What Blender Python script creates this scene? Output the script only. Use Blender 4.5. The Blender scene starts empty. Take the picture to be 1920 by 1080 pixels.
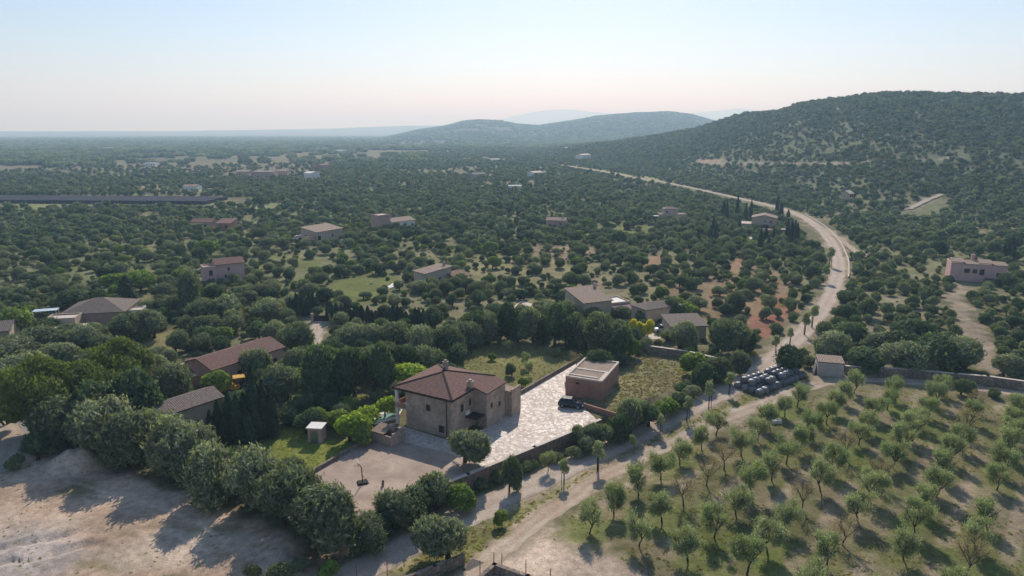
import bpy, math, random
import numpy as np
from math import radians as rad, sin, cos, pi
from mathutils import Vector, Matrix

# ------------------------------------------------------------------ camera, sky, sun, exposure
SC = bpy.context.scene
COL = SC.collection
CAMH, PITCH, FPX = 45.0, rad(13), 1281.0
cam = bpy.data.objects.new('camera', bpy.data.cameras.new('camera'))
COL.objects.link(cam)
cam.location = (0, 0, CAMH)
cam.rotation_euler = (rad(90) - PITCH, 0, 0)
cam.data.sensor_width = 36
cam.data.lens = 36 * FPX / 1920
cam.data.clip_start = 0.5
cam.data.clip_end = 120000
SC.camera = cam
SUN_EL, SUN_AZ = rad(36), rad(5.0)          # azimuth measured from the view direction (+y) towards +x
w = bpy.data.worlds.new('World'); SC.world = w; w.use_nodes = True
nt = w.node_tree; nt.nodes.clear()
sky = nt.nodes.new('ShaderNodeTexSky'); sky.sky_type = 'NISHITA'; sky.sun_disc = False
sky.sun_elevation = SUN_EL; sky.sun_rotation = SUN_AZ
sky.altitude = 50; sky.air_density = 1.0; sky.dust_density = 0.5; sky.ozone_density = 3.2
bg = nt.nodes.new('ShaderNodeBackground'); bg.inputs[1].default_value = 0.12
out = nt.nodes.new('ShaderNodeOutputWorld')
tint = nt.nodes.new('ShaderNodeMix'); tint.data_type = 'RGBA'; tint.blend_type = 'MULTIPLY'; tint.inputs[0].default_value = 1.0; tint.inputs[7].default_value = (.96, .945, 1.0, 1)
nt.links.new(sky.outputs[0], tint.inputs[6]); nt.links.new(tint.outputs[2], bg.inputs[0]); nt.links.new(bg.outputs[0], out.inputs[0])
sl = bpy.data.lights.new('sun', 'SUN'); sl.energy = 4.4; sl.angle = rad(0.53); sl.color = (1, 0.94, 0.86)
sun = bpy.data.objects.new('sun', sl); COL.objects.link(sun)
sd = Vector((sin(SUN_AZ) * cos(SUN_EL), cos(SUN_AZ) * cos(SUN_EL), sin(SUN_EL)))
sun.rotation_euler = sd.to_track_quat('Z', 'Y').to_euler(); sun.location = (0, 0, 200)
SC.view_settings.view_transform = 'Standard'; SC.view_settings.look = 'None'
SC.view_settings.exposure = 0.06; SC.view_settings.gamma = 1
SC.cycles.max_bounces = 5; SC.cycles.diffuse_bounces = 3; SC.cycles.transmission_bounces = 3
SC.cycles.volume_bounces = 2; SC.cycles.caustics_reflective = False; SC.cycles.caustics_refractive = False
SC.cycles.use_denoising = True
HAZE = 2.4e-4
rng = np.random.default_rng(7)
random.seed(7)

# ------------------------------------------------------------------ numpy noise
def _h(ix, iy, s):
    n = (ix.astype(np.int64) * 374761393 + iy.astype(np.int64) * 668265263 + s * 1442695) & 0x7fffffff
    n = ((n ^ (n >> 13)) * 1274126177) & 0x7fffffff
    return ((n ^ (n >> 16)) & 0xffff) / 65535.0
def vnoise(x, y, s=0):
    x = np.asarray(x, float); y = np.asarray(y, float)
    ix = np.floor(x); iy = np.floor(y); fx = x - ix; fy = y - iy
    fx = fx * fx * (3 - 2 * fx); fy = fy * fy * (3 - 2 * fy)
    a = _h(ix, iy, s); b = _h(ix + 1, iy, s); c = _h(ix, iy + 1, s); d = _h(ix + 1, iy + 1, s)
    return (a * (1 - fx) + b * fx) * (1 - fy) + (c * (1 - fx) + d * fx) * fy
def fbm(x, y, s=0, o=4):
    v = 0; a = 0.5; t = 0
    for k in range(o):
        v = v + a * vnoise(np.asarray(x) * 2 ** k, np.asarray(y) * 2 ** k, s + k * 17); t += a; a *= 0.5
    return v / t
def sstep(a, b, x):
    t = np.clip((np.asarray(x, float) - a) / (b - a), 0, 1)
    return t * t * (3 - 2 * t)

# ------------------------------------------------------------------ pixel of the 1920x1080 photograph -> point on a level
def ray(px, py):
    u = (px - 960) / FPX; v = (540 - py) / FPX
    return (u, cos(PITCH) + v * sin(PITCH), -sin(PITCH) + v * cos(PITCH))
def at(px, py, z=0.0):
    d = ray(px, py); t = (z - CAMH) / d[2]
    return (d[0] * t, d[1] * t)

# ------------------------------------------------------------------ height of the land
WALL_A, WALL_B = at(640, 985), at(1215, 748)              # terrace retaining wall line, extended
WD = np.array(WALL_B) - np.array(WALL_A); WL = np.hypot(*WD); WD /= WL; WN = np.array([WD[1], -WD[0]])
def _sil(px, tab):
    return np.interp(px, [t[0] for t in tab], [t[1] for t in tab])
RIDGE = [(860, 330), (950, 297), (1000, 287), (1100, 272), (1200, 257), (1300, 240), (1340, 228), (1395, 211), (1450, 208), (1500, 193), (1560, 185), (1640, 175), (1700, 173), (1850, 175), (1920, 178), (2400, 200), (3200, 225)]
RIDGE_R = [(900, 1350), (1300, 1250), (1450, 1080), (1640, 950), (1920, 900), (3000, 900)]
RIDGE_S = [(900, 950), (1100, 900), (1300, 680), (1450, 520), (1640, 430), (1920, 420), (3000, 420)]
FARR = [(560, 300), (700, 262), (785, 243), (830, 237), (870, 227), (900, 225), (940, 227), (960, 232), (1010, 236), (1060, 229), (1120, 219), (1200, 213), (1250, 211), (1290, 215), (1340, 228), (1500, 240), (1900, 250)]
LOWR = [(300, 246), (480, 243.5), (620, 241), (760, 236), (830, 235), (1000, 236), (1300, 238), (2000, 240)]
MTN = [(860, 246), (930, 226), (960, 220), (1000, 211), (1050, 206), (1090, 208), (1150, 215), (1200, 226), (1260, 221), (1300, 213), (1345, 208), (1385, 205), (1450, 214), (1600, 225), (2200, 244)]
def H(x, y):
    x = np.asarray(x, float); y = np.asarray(y, float)
    r = np.hypot(x, y) + 1e-6
    az = np.arctan2(x, y)
    az = np.clip(az, -1.45, 1.45)
    px = 960 + 1314 * np.tan(np.clip(az, -1.15, 1.05))
    k = np.cos(az) / 1314.0
    # near drop along the terrace wall
    s = (x - WALL_A[0]) * WN[0] + (y - WALL_A[1]) * WN[1]
    t = (x - WALL_A[0]) * WD[0] + (y - WALL_A[1]) * WD[1]
    drop = sstep(0.05, 0.7, s) * (1 - sstep(8, 24, s)) * sstep(-14, 0, t) * (1 - sstep(WL - 14, WL + 6, t))
    z = -1.9 * drop
    # heap and furrows on the dirt lot
    hx, hy = at(148, 868)
    d = np.hypot((x - hx) / 5.2, (y - hy) / 3.6)
    z = z + 2.1 * (1 - sstep(0.1, 1.0, d)) * (0.8 + 0.4 * vnoise(x * .9, y * .9, 5))
    hx, hy = at(250, 905)
    d = np.hypot((x - hx) / 6, (y - hy) / 2.5)
    z = z + 0.25 * (1 - sstep(0.1, 1.0, d))
    # hill
    R = _sil(px, RIDGE_R); S = _sil(px, RIDGE_S)
    zr = np.maximum(CAMH + R * (244.3 - _sil(px, RIDGE)) * k - 3.5, 0)
    q = np.clip((r - S) / (R - S), 0, 1)
    prof = 0.55 * q + 0.45 * (q * q * (3 - 2 * q))
    back = 1 - 0.85 * sstep(0, 1, (r - R) / 900)
    rough = (fbm(x / 140, y / 140, 3) - .5) * 14 * sstep(0.05, .4, q) * (1 - .7 * sstep(.7, 1, q)) * np.clip(zr / 40, 0, 1)
    z = z + zr * prof * back + rough
    # far ridge, low plateau, mountains
    R2 = 3900
    zr = np.maximum(CAMH + R2 * (244.3 - _sil(px, FARR)) * k - 4, 0)
    z = np.where(r < 1500, z, np.maximum(z, zr * sstep(2300, R2, r) * (1 - .9 * sstep(R2, R2 + 1800, r)) + sstep(2300, 3200, r) * (1 - sstep(4500, 6000, r)) * np.clip(zr / 50, 0, 1) * (fbm(x / 300, y / 300, 9) - .5) * 12))
    R3 = 9500
    zr = np.maximum(CAMH + R3 * (244.3 - _sil(px, LOWR)) * k, 0)
    z = np.where(r < 5000, z, np.maximum(z, zr * sstep(7000, R3, r) * (1 - .8 * sstep(R3, R3 + 3000, r))))
    R4 = 17000
    zr = np.maximum(CAMH + R4 * (244.3 - _sil(px, MTN)) * k, 0) * (0.97 + .06 * fbm(px / 25, px * 0 + 3, 4))
    z = np.where(r < 12000, z, np.maximum(z, zr * sstep(13500, R4, r) * (1 - .8 * sstep(R4, R4 + 6000, r))))
    und = sstep(500, 1500, r) * (fbm(x / 500, y / 500, 21) - .5) * 9
    return z + und
def Hs(x, y):
    return float(H(np.array([x]), np.array([y]))[0])
def gp(px, py):
    """where the line of sight through a pixel meets the land"""
    d = ray(px, py)
    if d[2] >= -0.004:
        t = 3000.0
    else:
        t = (0 - CAMH) / d[2]
    if t < 350:
        for _ in range(4):
            x, y = d[0] * t, d[1] * t
            t = (Hs(x, y) - CAMH) / d[2]
        return (d[0] * t, d[1] * t)
    ts = np.geomspace(60, 6000, 3000)
    hh = H(d[0] * ts, d[1] * ts); below = CAMH + d[2] * ts <= hh
    i = int(np.argmax(below)) if below.any() else 2999
    return (d[0] * ts[i], d[1] * ts[i])
def mpp(x, y):
    """metres per photo pixel at a place"""
    return math.sqrt(x * x + y * y + CAMH ** 2) / FPX

# ------------------------------------------------------------------ materials
def mat(name):
    m = bpy.data.materials.new(name); m.use_nodes = True
    n = m.node_tree; n.nodes.clear()
    return m, n
def N(n, t, **k):
    o = n.nodes.new(t)
    for a, b in k.items():
        setattr(o, a, b)
    return o
def mixc(n, fac, a, b, mode='MIX'):
    m = N(n, 'ShaderNodeMix', data_type='RGBA', blend_type=mode)
    for sock, v in ((m.inputs[0], fac), (m.inputs[6], a), (m.inputs[7], b)):
        if isinstance(v, bpy.types.NodeSocket): n.links.new(v, sock)
        elif isinstance(v, (int, float)): sock.default_value = v
        else: sock.default_value = (*v, 1)
    return m.outputs[2]
def ramp(n, src, stops):
    r = N(n, 'ShaderNodeValToRGB')
    while len(r.color_ramp.elements) < len(stops): r.color_ramp.elements.new(0.5)
    for e, (p, c) in zip(r.color_ramp.elements, stops):
        e.position = p; e.color = (c, c, c, 1) if isinstance(c, (int, float)) else (*c, 1)
    n.links.new(src, r.inputs[0]); return r.outputs[0]
def noise(n, scale, detail=4, vec=None, rough=.55):
    t = N(n, 'ShaderNodeTexNoise'); t.inputs['Scale'].default_value = scale; t.inputs['Detail'].default_value = detail
    t.inputs['Roughness'].default_value = rough
    if vec is not None: n.links.new(vec, t.inputs['Vector'])
    return t.outputs[0]
def objco(n):
    return N(n, 'ShaderNodeTexCoord').outputs['Object']
def finish(m, n, col, rough=.9, spec=.2, bump=None, metal=0.0):
    p = N(n, 'ShaderNodeBsdfPrincipled')
    if isinstance(col, bpy.types.NodeSocket): n.links.new(col, p.inputs['Base Color'])
    else: p.inputs['Base Color'].default_value = (*col, 1)
    if isinstance(rough, bpy.types.NodeSocket): n.links.new(rough, p.inputs['Roughness'])
    else: p.inputs['Roughness'].default_value = rough
    p.inputs['Specular IOR Level'].default_value = spec; p.inputs['Metallic'].default_value = metal
    if bump:
        b = N(n, 'ShaderNodeBump'); b.inputs['Strength'].default_value = bump[1]; b.inputs['Distance'].default_value = bump[2]
        n.links.new(bump[0], b.inputs['Height']); n.links.new(b.outputs[0], p.inputs['Normal'])
    o = N(n, 'ShaderNodeOutputMaterial'); n.links.new(p.outputs[0], o.inputs[0])
    return m
def plain(name, c, rough=.7, spec=.3, var=.25, scale=2.0, metal=0.0):
    m, n = mat(name); oc = objco(n)
    v = ramp(n, noise(n, scale, 5, oc), [(.3, 1 - var), (.7, 1 + var * .6)])
    return finish(m, n, mixc(n, 1.0, c, v, 'MULTIPLY'), rough, spec, metal=metal)
def leafmat(name, c1, c2, var=.5, trans=.4, tcol=None):
    m, n = mat(name)
    g = N(n, 'ShaderNodeNewGeometry'); oi = N(n, 'ShaderNodeObjectInfo')
    k_ = 1.0 if name.startswith('cyp') else 1.22
    base = mixc(n, oi.outputs['Random'], tuple(k_ * q for q in c1), tuple(k_ * q for q in c2))
    lv = ramp(n, g.outputs['Random Per Island'], [(0, 1 - var), (1, 1 + var)])
    c = mixc(n, 1.0, base, lv, 'MULTIPLY')
    cl = ramp(n, noise(n, 1.3, 2, objco(n)), [(.35, .68), (.65, 1.3)])
    c = mixc(n, .8, c, cl, 'MULTIPLY')
    d = N(n, 'ShaderNodeBsdfDiffuse'); n.links.new(c, d.inputs[0])
    t = N(n, 'ShaderNodeBsdfTranslucent')
    n.links.new(mixc(n, 1.0, c, tcol or (1.25, 1.3, .6), 'MULTIPLY'), t.inputs[0])
    gl = N(n, 'ShaderNodeBsdfGlossy'); gl.inputs['Roughness'].default_value = .55; gl.inputs[0].default_value = (.5, .5, .5, 1)
    m1 = N(n, 'ShaderNodeMixShader'); m1.inputs[0].default_value = trans
    n.links.new(d.outputs[0], m1.inputs[1]); n.links.new(t.outputs[0], m1.inputs[2])
    m2 = N(n, 'ShaderNodeMixShader'); m2.inputs[0].default_value = .035
    n.links.new(m1.outputs[0], m2.inputs[1]); n.links.new(gl.outputs[0], m2.inputs[2])
    o = N(n, 'ShaderNodeOutputMaterial'); n.links.new(m2.outputs[0], o.inputs[0])
    return m
def stonewall(name, a, b, mortar, scale=2.4):
    m, n = mat(name); oc = objco(n)
    v = N(n, 'ShaderNodeTexVoronoi'); v.inputs['Scale'].default_value = scale; n.links.new(oc, v.inputs['Vector'])
    e = N(n, 'ShaderNodeTexVoronoi', feature='DISTANCE_TO_EDGE'); e.inputs['Scale'].default_value = scale; n.links.new(oc, e.inputs['Vector'])
    sx = N(n, 'ShaderNodeSeparateColor'); n.links.new(v.outputs['Color'], sx.inputs[0])
    c = mixc(n, sx.outputs[0], a, b)
    c = mixc(n, ramp(n, e.outputs['Distance'], [(.02, 1.), (.06, 0.)]), c, mortar)
    st = ramp(n, noise(n, .35, 5, oc), [(.3, .72), (.7, 1.15)])
    c = mixc(n, 1.0, c, st, 'MULTIPLY')
    return finish(m, n, c, .92, .15, (e.outputs['Distance'], .5, .05))
def tiles(name, a, b, c3):
    m, n = mat(name); uv = N(n, 'ShaderNodeUVMap').outputs[0]
    wv = N(n, 'ShaderNodeTexWave', wave_type='BANDS', bands_direction='X'); wv.inputs['Scale'].default_value = 1.0
    n.links.new(uv, wv.inputs['Vector'])
    br = N(n, 'ShaderNodeTexBrick'); br.offset = 0; br.inputs['Scale'].default_value = 1.0
    br.inputs['Brick Width'].default_value = .314; br.inputs['Row Height'].default_value = .4; br.inputs['Mortar Size'].default_value = .02
    br.inputs['Color1'].default_value = (*a, 1); br.inputs['Color2'].default_value = (*b, 1); br.inputs['Mortar'].default_value = (a[0] * .3, a[1] * .3, a[2] * .3, 1)
    n.links.new(uv, br.inputs['Vector'])
    pt = ramp(n, noise(n, .9, 6, uv, .7), [(.38, 0.), (.68, 1.)])
    c = mixc(n, pt, br.outputs[0], c3)
    dk = ramp(n, noise(n, 3, 4, uv), [(.3, .6), (.7, 1.25)])
    c = mixc(n, 1.0, c, dk, 'MULTIPLY')
    c = mixc(n, 1.0, c, ramp(n, wv.outputs['Fac'], [(0, .55), (.5, 1.1)]), 'MULTIPLY')
    return finish(m, n, c, .88, .25, (wv.outputs['Fac'], .8, .06))

M = {}
M['olive'] = leafmat('olive_leaf', (.115, .15, .082), (.25, .28, .175))
M['carob'] = leafmat('carob_leaf', (.06, .098, .048), (.13, .185, .09))
M['pine'] = leafmat('pine_needle', (.125, .165, .035), (.165, .2, .045), .4, .32)
M['cypress'] = leafmat('cypress_leaf', (.04, .064, .036), (.062, .092, .048), .4, .08)
M['fruit'] = leafmat('fruit_leaf', (.15, .235, .045), (.24, .31, .075), .4, .35)
M['almond'] = leafmat('almond_leaf', (.25, .3, .14), (.33, .36, .2), .45, .3)
M['yellow'] = leafmat('yellow_leaf', (.62, .54, .05), (.68, .6, .07), .3, .3)
M['mastic'] = leafmat('mastic_leaf', (.13, .175, .085), (.24, .27, .16))
M['dry'] = leafmat('dry_twig', (.25, .2, .14), (.32, .26, .18), .3, .4)
M['grass'] = leafmat('weed_leaf', (.2, .24, .05), (.36, .32, .16), .35, .5)
M['wood'] = leafmat('distant_leaf', (.085, .125, .072), (.205, .25, .155))
M['bark'] = plain('bark', (.085, .068, .055), .95, .1, .4, 3)
M['greybark'] = plain('grey_bark', (.16, .14, .12), .95, .1, .4, 3)
M['villa'] = stonewall('villa_stone', (.54, .41, .32), (.4, .29, .22), (.46, .36, .28))
M['rubble'] = stonewall('rubble_stone', (.34, .28, .22), (.2, .16, .13), (.12, .1, .08), 1.9)
M['redrubble'] = stonewall('reddish_stone', (.32, .22, .16), (.2, .15, .12), (.11, .09, .07), 2.2)
M['tile'] = tiles('roof_tile', (.29, .14, .1), (.2, .1, .08), (.19, .13, .11))
M['paletile'] = tiles('pale_roof_tile', (.42, .3, .22), (.36, .25, .18), (.33, .27, .22))
M['greytile'] = tiles('weathered_tile', (.26, .2, .165), (.2, .155, .13), (.24, .2, .17))
M['plaster'] = plain('plaster', (.5, .4, .3), .9, .15, .18, .8)
M['pink'] = plain('pink_plaster', (.52, .33, .27), .9, .15, .16, .7)
M['rose'] = plain('rose_plaster', (.62, .4, .36), .9, .15, .14, .6)
M['terracotta'] = plain('terracotta_render', (.37, .205, .15), .9, .15, .22, .6)
M['white'] = plain('white_paint', (.78, .75, .7), .8, .2, .08, 1)
M['pale'] = plain('pale_slab', (.62, .53, .44), .85, .2, .15, 1.2)
M['gravelroof'] = plain('gravel_roof', (.34, .27, .21), .95, .1, .25, 1.5)
M['glass'] = plain('window_glass', (.012, .014, .017), .12, .5, .1, 1)
M['shutter'] = plain('shutter_paint', (.045, .035, .028), .6, .3, .1, 2)
M['blue'] = plain('blue_paint', (.06, .12, .38), .6, .3, .1, 2)
M['metal'] = plain('galvanised_metal', (.32, .32, .32), .45, .5, .15, 3, .7)
M['rust'] = plain('rusty_paint', (.3, .075, .035), .7, .3, .4, 3)
M['yellowpaint'] = plain('yellow_paint', (.62, .34, .025), .45, .4, .2, 2)
M['darksteel'] = plain('dark_steel', (.1, .095, .09), .6, .3, .2, 3, .3)
M['greyplaster'] = plain('grey_plaster', (.5, .46, .42), .9, .15, .15, .8)
M['lime'] = leafmat('lime_leaf', (.3, .4, .05), (.36, .45, .07), .4, .4)
M['rubblestone'] = plain('loose_stone', (.42, .36, .3), .9, .15, .35, 4)
M['rubber'] = plain('rubber', (.018, .018, .018), .8, .3, .1, 4)
M['carpaint'] = plain('dark_car_paint', (.02, .022, .028), .18, .6, .05, 1)
M['whitecar'] = plain('white_car_paint', (.72, .73, .74), .2, .5, .04, 1)
M['awning'] = plain('plum_cover', (.3, .16, .2), .85, .2, .15, 1)
M['palecover'] = plain('pale_blue_cover', (.5, .6, .68), .6, .3, .1, 1)
M['water'] = plain('pool_water', (.03, .32, .62), .08, .5, .15, .3)
M['palewater'] = plain('pale_pool_water', (.3, .5, .5), .08, .5, .15, .3)
M['darkpanel'] = plain('dark_netting', (.035, .042, .06), .95, .2, .25, .05)
def _bale():
    m, n = mat('bale_wrap'); oc = objco(n)
    t = noise(n, 5, 4, oc)
    oi = N(n, 'ShaderNodeObjectInfo')
    c = mixc(n, oi.outputs['Random'], (.06, .062, .068), (.2, .205, .215))
    return finish(m, n, c, ramp(n, t, [(.3, .28), (.7, .5)]), .6, (t, .6, .15))
M['bale'] = _bale()
def _paving():
    m, n = mat('crazy_paving'); oc = objco(n)
    v = N(n, 'ShaderNodeTexVoronoi'); v.inputs['Scale'].default_value = 2.3; n.links.new(oc, v.inputs['Vector'])
    e = N(n, 'ShaderNodeTexVoronoi', feature='DISTANCE_TO_EDGE'); e.inputs['Scale'].default_value = 2.3; n.links.new(oc, e.inputs['Vector'])
    sx = N(n, 'ShaderNodeSeparateColor'); n.links.new(v.outputs['Color'], sx.inputs[0])
    c = mixc(n, sx.outputs[0], (.5, .42, .35), (.72, .64, .57))
    c = mixc(n, ramp(n, noise(n, .25, 5, oc), [(.35, 0.), (.7, .6)]), c, (.42, .33, .25))
    c = mixc(n, ramp(n, e.outputs['Distance'], [(.02, .8), (.07, 0.)]), c, (.27, .22, .17))
    r = ramp(n, sx.outputs[1], [(0, .5), (1, .8)])
    return finish(m, n, c, r, .3, (e.outputs['Distance'], .3, .03))
M['paving'] = _paving()
def _court():
    m, n = mat('court_concrete'); oc = objco(n)
    c = mixc(n, ramp(n, noise(n, .28, 6, oc, .6), [(.36, 0.), (.66, 1.)]), (.31, .225, .17), (.5, .385, .3))
    c = mixc(n, ramp(n, noise(n, 4, 4, oc), [(.3, 0.), (.7, .35)]), c, (.25, .2, .16))
    c = mixc(n, ramp(n, noise(n, .9, 6, oc, .7), [(.55, 0.), (.72, .6)]), c, (.2, .155, .125))
    return finish(m, n, c, .8, .25)
M['court'] = _court()
def _road(name, a, b, c0):
    m, n = mat(name); oc = objco(n)
    c = mixc(n, ramp(n, noise(n, .22, 6, oc, .6), [(.36, 0.), (.64, 1.)]), a, b)
    uv = N(n, 'ShaderNodeUVMap').outputs[0]
    sp = N(n, 'ShaderNodeSeparateXYZ'); n.links.new(uv, sp.inputs[0])
    wt = ramp(n, sp.outputs[0], [(0, .9), (.16, .1), (.3, 0.), (.44, .45), (.56, .45), (.7, 0.), (.84, .1), (1, .9)])
    ww = N(n, 'ShaderNodeMath', operation='MULTIPLY'); n.links.new(wt, ww.inputs[0])
    n.links.new(ramp(n, noise(n, .9, 5, oc, .7), [(.3, .2), (.65, 1.)]), ww.inputs[1])
    c = mixc(n, ww.outputs[0], c, c0)
    c = mixc(n, 1.0, c, ramp(n, noise(n, 3.5, 5, oc, .7), [(.3, .72), (.7, 1.2)]), 'MULTIPLY')
    return finish(m, n, c, .95, .1, (noise(n, 2.2, 4, oc), .35, .15))
M['road'] = _road('gravel_road', (.46, .37, .29), (.55, .46, .38), (.3, .25, .17))
M['track'] = _road('dirt_track', (.4, .29, .21), (.52, .44, .35), (.25, .21, .12))
def _ground():
    m, n = mat('ground_soil'); oc = objco(n)
    a = N(n, 'ShaderNodeVertexColor', layer_name='soil')
    c = a.outputs[0]
    c = mixc(n, 1.0, c, ramp(n, noise(n, .12, 6, oc, .6), [(.32, .68), (.68, 1.28)]), 'MULTIPLY')
    c = mixc(n, 1.0, c, ramp(n, noise(n, 1.1, 5, oc, .65), [(.3, .7), (.7, 1.28)]), 'MULTIPLY')
    c = mixc(n, 1.0, c, ramp(n, noise(n, 6, 3, oc, .6), [(.3, .78), (.7, 1.2)]), 'MULTIPLY')
    hb = N(n, 'ShaderNodeMath', operation='ADD'); n.links.new(noise(n, .8, 4, oc), hb.inputs[0]); n.links.new(noise(n, 4, 4, oc), hb.inputs[1])
    return finish(m, n, c, .96, .08, (hb.outputs[0], .45, .14))
M['ground'] = _ground()

# ------------------------------------------------------------------ small mesh builder
class MB:
    def __init__(s): s.v = []; s.f = []; s.uv = []; s.smooth = []
    def face(s, pts, uv=None, smooth=False):
        i = len(s.v); s.v += [tuple(p) for p in pts]; s.f.append(list(range(i, i + len(pts)))); s.uv.append(uv or [(0, 0)] * len(pts)); s.smooth.append(smooth)
    def box(s, x0, x1, y0, y1, z0, z1):
        p = [(x0, y0, z0), (x1, y0, z0), (x1, y1, z0), (x0, y1, z0), (x0, y0, z1), (x1, y0, z1), (x1, y1, z1), (x0, y1, z1)]
        for f in ((3, 2, 1, 0), (4, 5, 6, 7), (0, 1, 5, 4), (1, 2, 6, 5), (2, 3, 7, 6), (3, 0, 4, 7)): s.face([p[k] for k in f])
    def bar(s, a, b, wd, ht):
        """box section along a line; a,b are the bottom centre points"""
        a = Vector(a); b = Vector(b); d = (b - a).normalized(); n = Vector((-d.y, d.x, 0))
        n = (n.normalized() if n.length > 1e-4 else Vector((1, 0, 0))) * wd / 2; up = n.cross(d).normalized() * -1
        if up.z < 0: up = -up
        up *= ht
        p = [a - n, a + n, b + n, b - n]; q = [k + up for k in p]
        for f in ((p[3], p[2], p[1], p[0]), q, (p[0], p[1], q[1], q[0]), (p[1], p[2], q[2], q[1]), (p[2], p[3], q[3], q[2]), (p[3], p[0], q[0], q[3])): s.face(f)
    def tube(s, pts, radii, seg=7, cap=True):
        rings = []
        for i, p in enumerate(pts):
            p = Vector(p); d = (Vector(pts[min(i + 1, len(pts) - 1)]) - Vector(pts[max(i - 1, 0)])).normalized()
            a = d.orthogonal().normalized(); 
            b = d.cross(a)
            rings.append([p + (a * cos(2 * pi * k / seg) + b * sin(2 * pi * k / seg)) * radii[i] for k in range(seg)])
        for i in range(len(rings) - 1):
            # match ring starts so the tube does not twist
            r0, r1 = rings[i], rings[i + 1]
            k = min(range(seg), key=lambda q: sum((r0[j] - r1[(j + q) % seg] - (Vector(pts[i]) - Vector(pts[i + 1]))).length for j in (0, seg // 3)))
            rings[i + 1] = r1 = r1[k:] + r1[:k]
            for j in range(seg): s.face([r0[j], r0[(j + 1) % seg], r1[(j + 1) % seg], r1[j]], smooth=True)
        if cap:
            s.face(rings[-1]); s.face(rings[0][::-1])
    def disc(s, c, axis, r, wd, seg=16):
        a = Vector(axis).normalized(); c = Vector(c); s.tube([c - a * wd / 2, c + a * wd / 2], [r, r], seg)
    def prism(s, poly, y0, y1):
        """polygon in x,z swept along y"""
        n = len(poly)
        s.face([(x, y0, z) for x, z in poly]); s.face([(x, y1, z) for x, z in poly][::-1])
        for i in range(n):
            (x0, z0), (x1, z1) = poly[i], poly[(i + 1) % n]
            s.face([(x0, y0, z0), (x0, y1, z0), (x1, y1, z1), (x1, y0, z1)])
    def build(s, name, m, parent=None):
        me = bpy.data.meshes.new(name); me.from_pydata(s.v, [], s.f)
        me.materials.append(m if not isinstance(m, str) else M[m])
        u = me.uv_layers.new(name='UVMap'); flat = [c for f in s.uv for q in f for c in q]
        u.data.foreach_set('uv', flat)
        me.polygons.foreach_set('use_smooth', s.smooth)
        if any(s.smooth):
            import bmesh
            b = bmesh.new(); b.from_mesh(me); bmesh.ops.remove_doubles(b, verts=b.verts, dist=1e-4); b.to_mesh(me); b.free()
        return link(name, me, parent)
def link(name, data, parent=None):
    o = bpy.data.objects.new(name, data); COL.objects.link(o)
    if parent is not None: o.parent = parent
    return o
def tag(o, label=None, cat=None, group=None, kind=None):
    for k, v in (('label', label), ('category', cat), ('group', group), ('kind', kind)):
        if v: o[k] = v
    return o
def thing(name, label, cat, loc, rz=0.0, group=None):
    o = link(name, None); o.location = loc; o.rotation_euler = (0, 0, rz)
    return tag(o, label, cat, group)
LAND = []            # landmarks used to word the labels of the trees
def landmark(phrase, x, y): LAND.append((phrase, x, y))

def resample(line, step):
    line = np.asarray(line); seg = np.hypot(*np.diff(line, axis=0).T); t = np.concatenate([[0], np.cumsum(seg)])
    n = max(2, int(t[-1] / step)); u = np.linspace(0, t[-1], n)
    # Catmull-like smoothing: interpolate then box-filter
    p = np.stack([np.interp(u, t, line[:, 0]), np.interp(u, t, line[:, 1])], 1)
    k = max(1, int(8 / step))
    for _ in range(2):
        q = np.pad(p, ((k, k), (0, 0)), 'edge'); p2 = np.stack([np.convolve(q[:, i], np.ones(2 * k + 1) / (2 * k + 1), 'valid') for i in (0, 1)], 1)
        p2[0] = p[0]; p2[-1] = p[-1]; p = p2
    return p
# ------------------------------------------------------------------ land-use zones (drawn on the plan of the place)
def P(*pts): return np.array([gp(*p) for p in pts])
def PW(*pts): return np.array(pts, float)
def sd_poly(x, y, poly):
    """signed distance, negative inside"""
    n = len(poly); d = np.full(x.shape, 1e9); inside = np.zeros(x.shape, bool)
    for i in range(n):
        ax, ay = poly[i]; bx, by = poly[(i + 1) % n]
        ex, ey = bx - ax, by - ay; l2 = ex * ex + ey * ey + 1e-9
        t = np.clip(((x - ax) * ex + (y - ay) * ey) / l2, 0, 1)
        d = np.minimum(d, np.hypot(x - ax - t * ex, y - ay - t * ey))
        c = ((ay > y) != (by > y)) & (x < ex * (y - ay) / (ey if abs(ey) > 1e-9 else 1e-9) + ax)
        inside ^= c
    return np.where(inside, -d, d)
def d_line(x, y, line):
    d = np.full(x.shape, 1e9)
    for i in range(len(line) - 1):
        ax, ay = line[i]; bx, by = line[i + 1]; ex, ey = bx - ax, by - ay; l2 = ex * ex + ey * ey + 1e-9
        t = np.clip(((x - ax) * ex + (y - ay) * ey) / l2, 0, 1)
        d = np.minimum(d, np.hypot(x - ax - t * ex, y - ay - t * ey))
    return d
ROAD = P((560, 1110), (640, 1078), (720, 1046), (800, 1003), (880, 962), (960, 926), (1050, 885), (1140, 838), (1240, 793), (1330, 752), (1390, 718), (1440, 682), (1490, 640), (1530, 598), (1556, 560), (1570, 520), (1573, 490), (1562, 458), (1540, 430), (1508, 408), (1472, 393), (1425, 381), (1380, 371), (1330, 360), (1290, 351), (1240, 341), (1180, 331), (1120, 320), (1050, 309))
TRACK = P((850, 1110), (900, 1062), (960, 1012), (1050, 943), (1130, 893), (1200, 853), (1290, 816), (1370, 783), (1430, 757), (1480, 733), (1540, 713), (1620, 709), (1700, 713), (1800, 723), (1930, 740), (2050, 760))
SPUR = P((1545, 428), (1580, 452), (1615, 480))
SPATH = P((1815, 530), (1795, 560), (1812, 600), (1838, 650), (1850, 692))
BRANCH = P((1705, 393), (1730, 380), (1765, 366))
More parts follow.
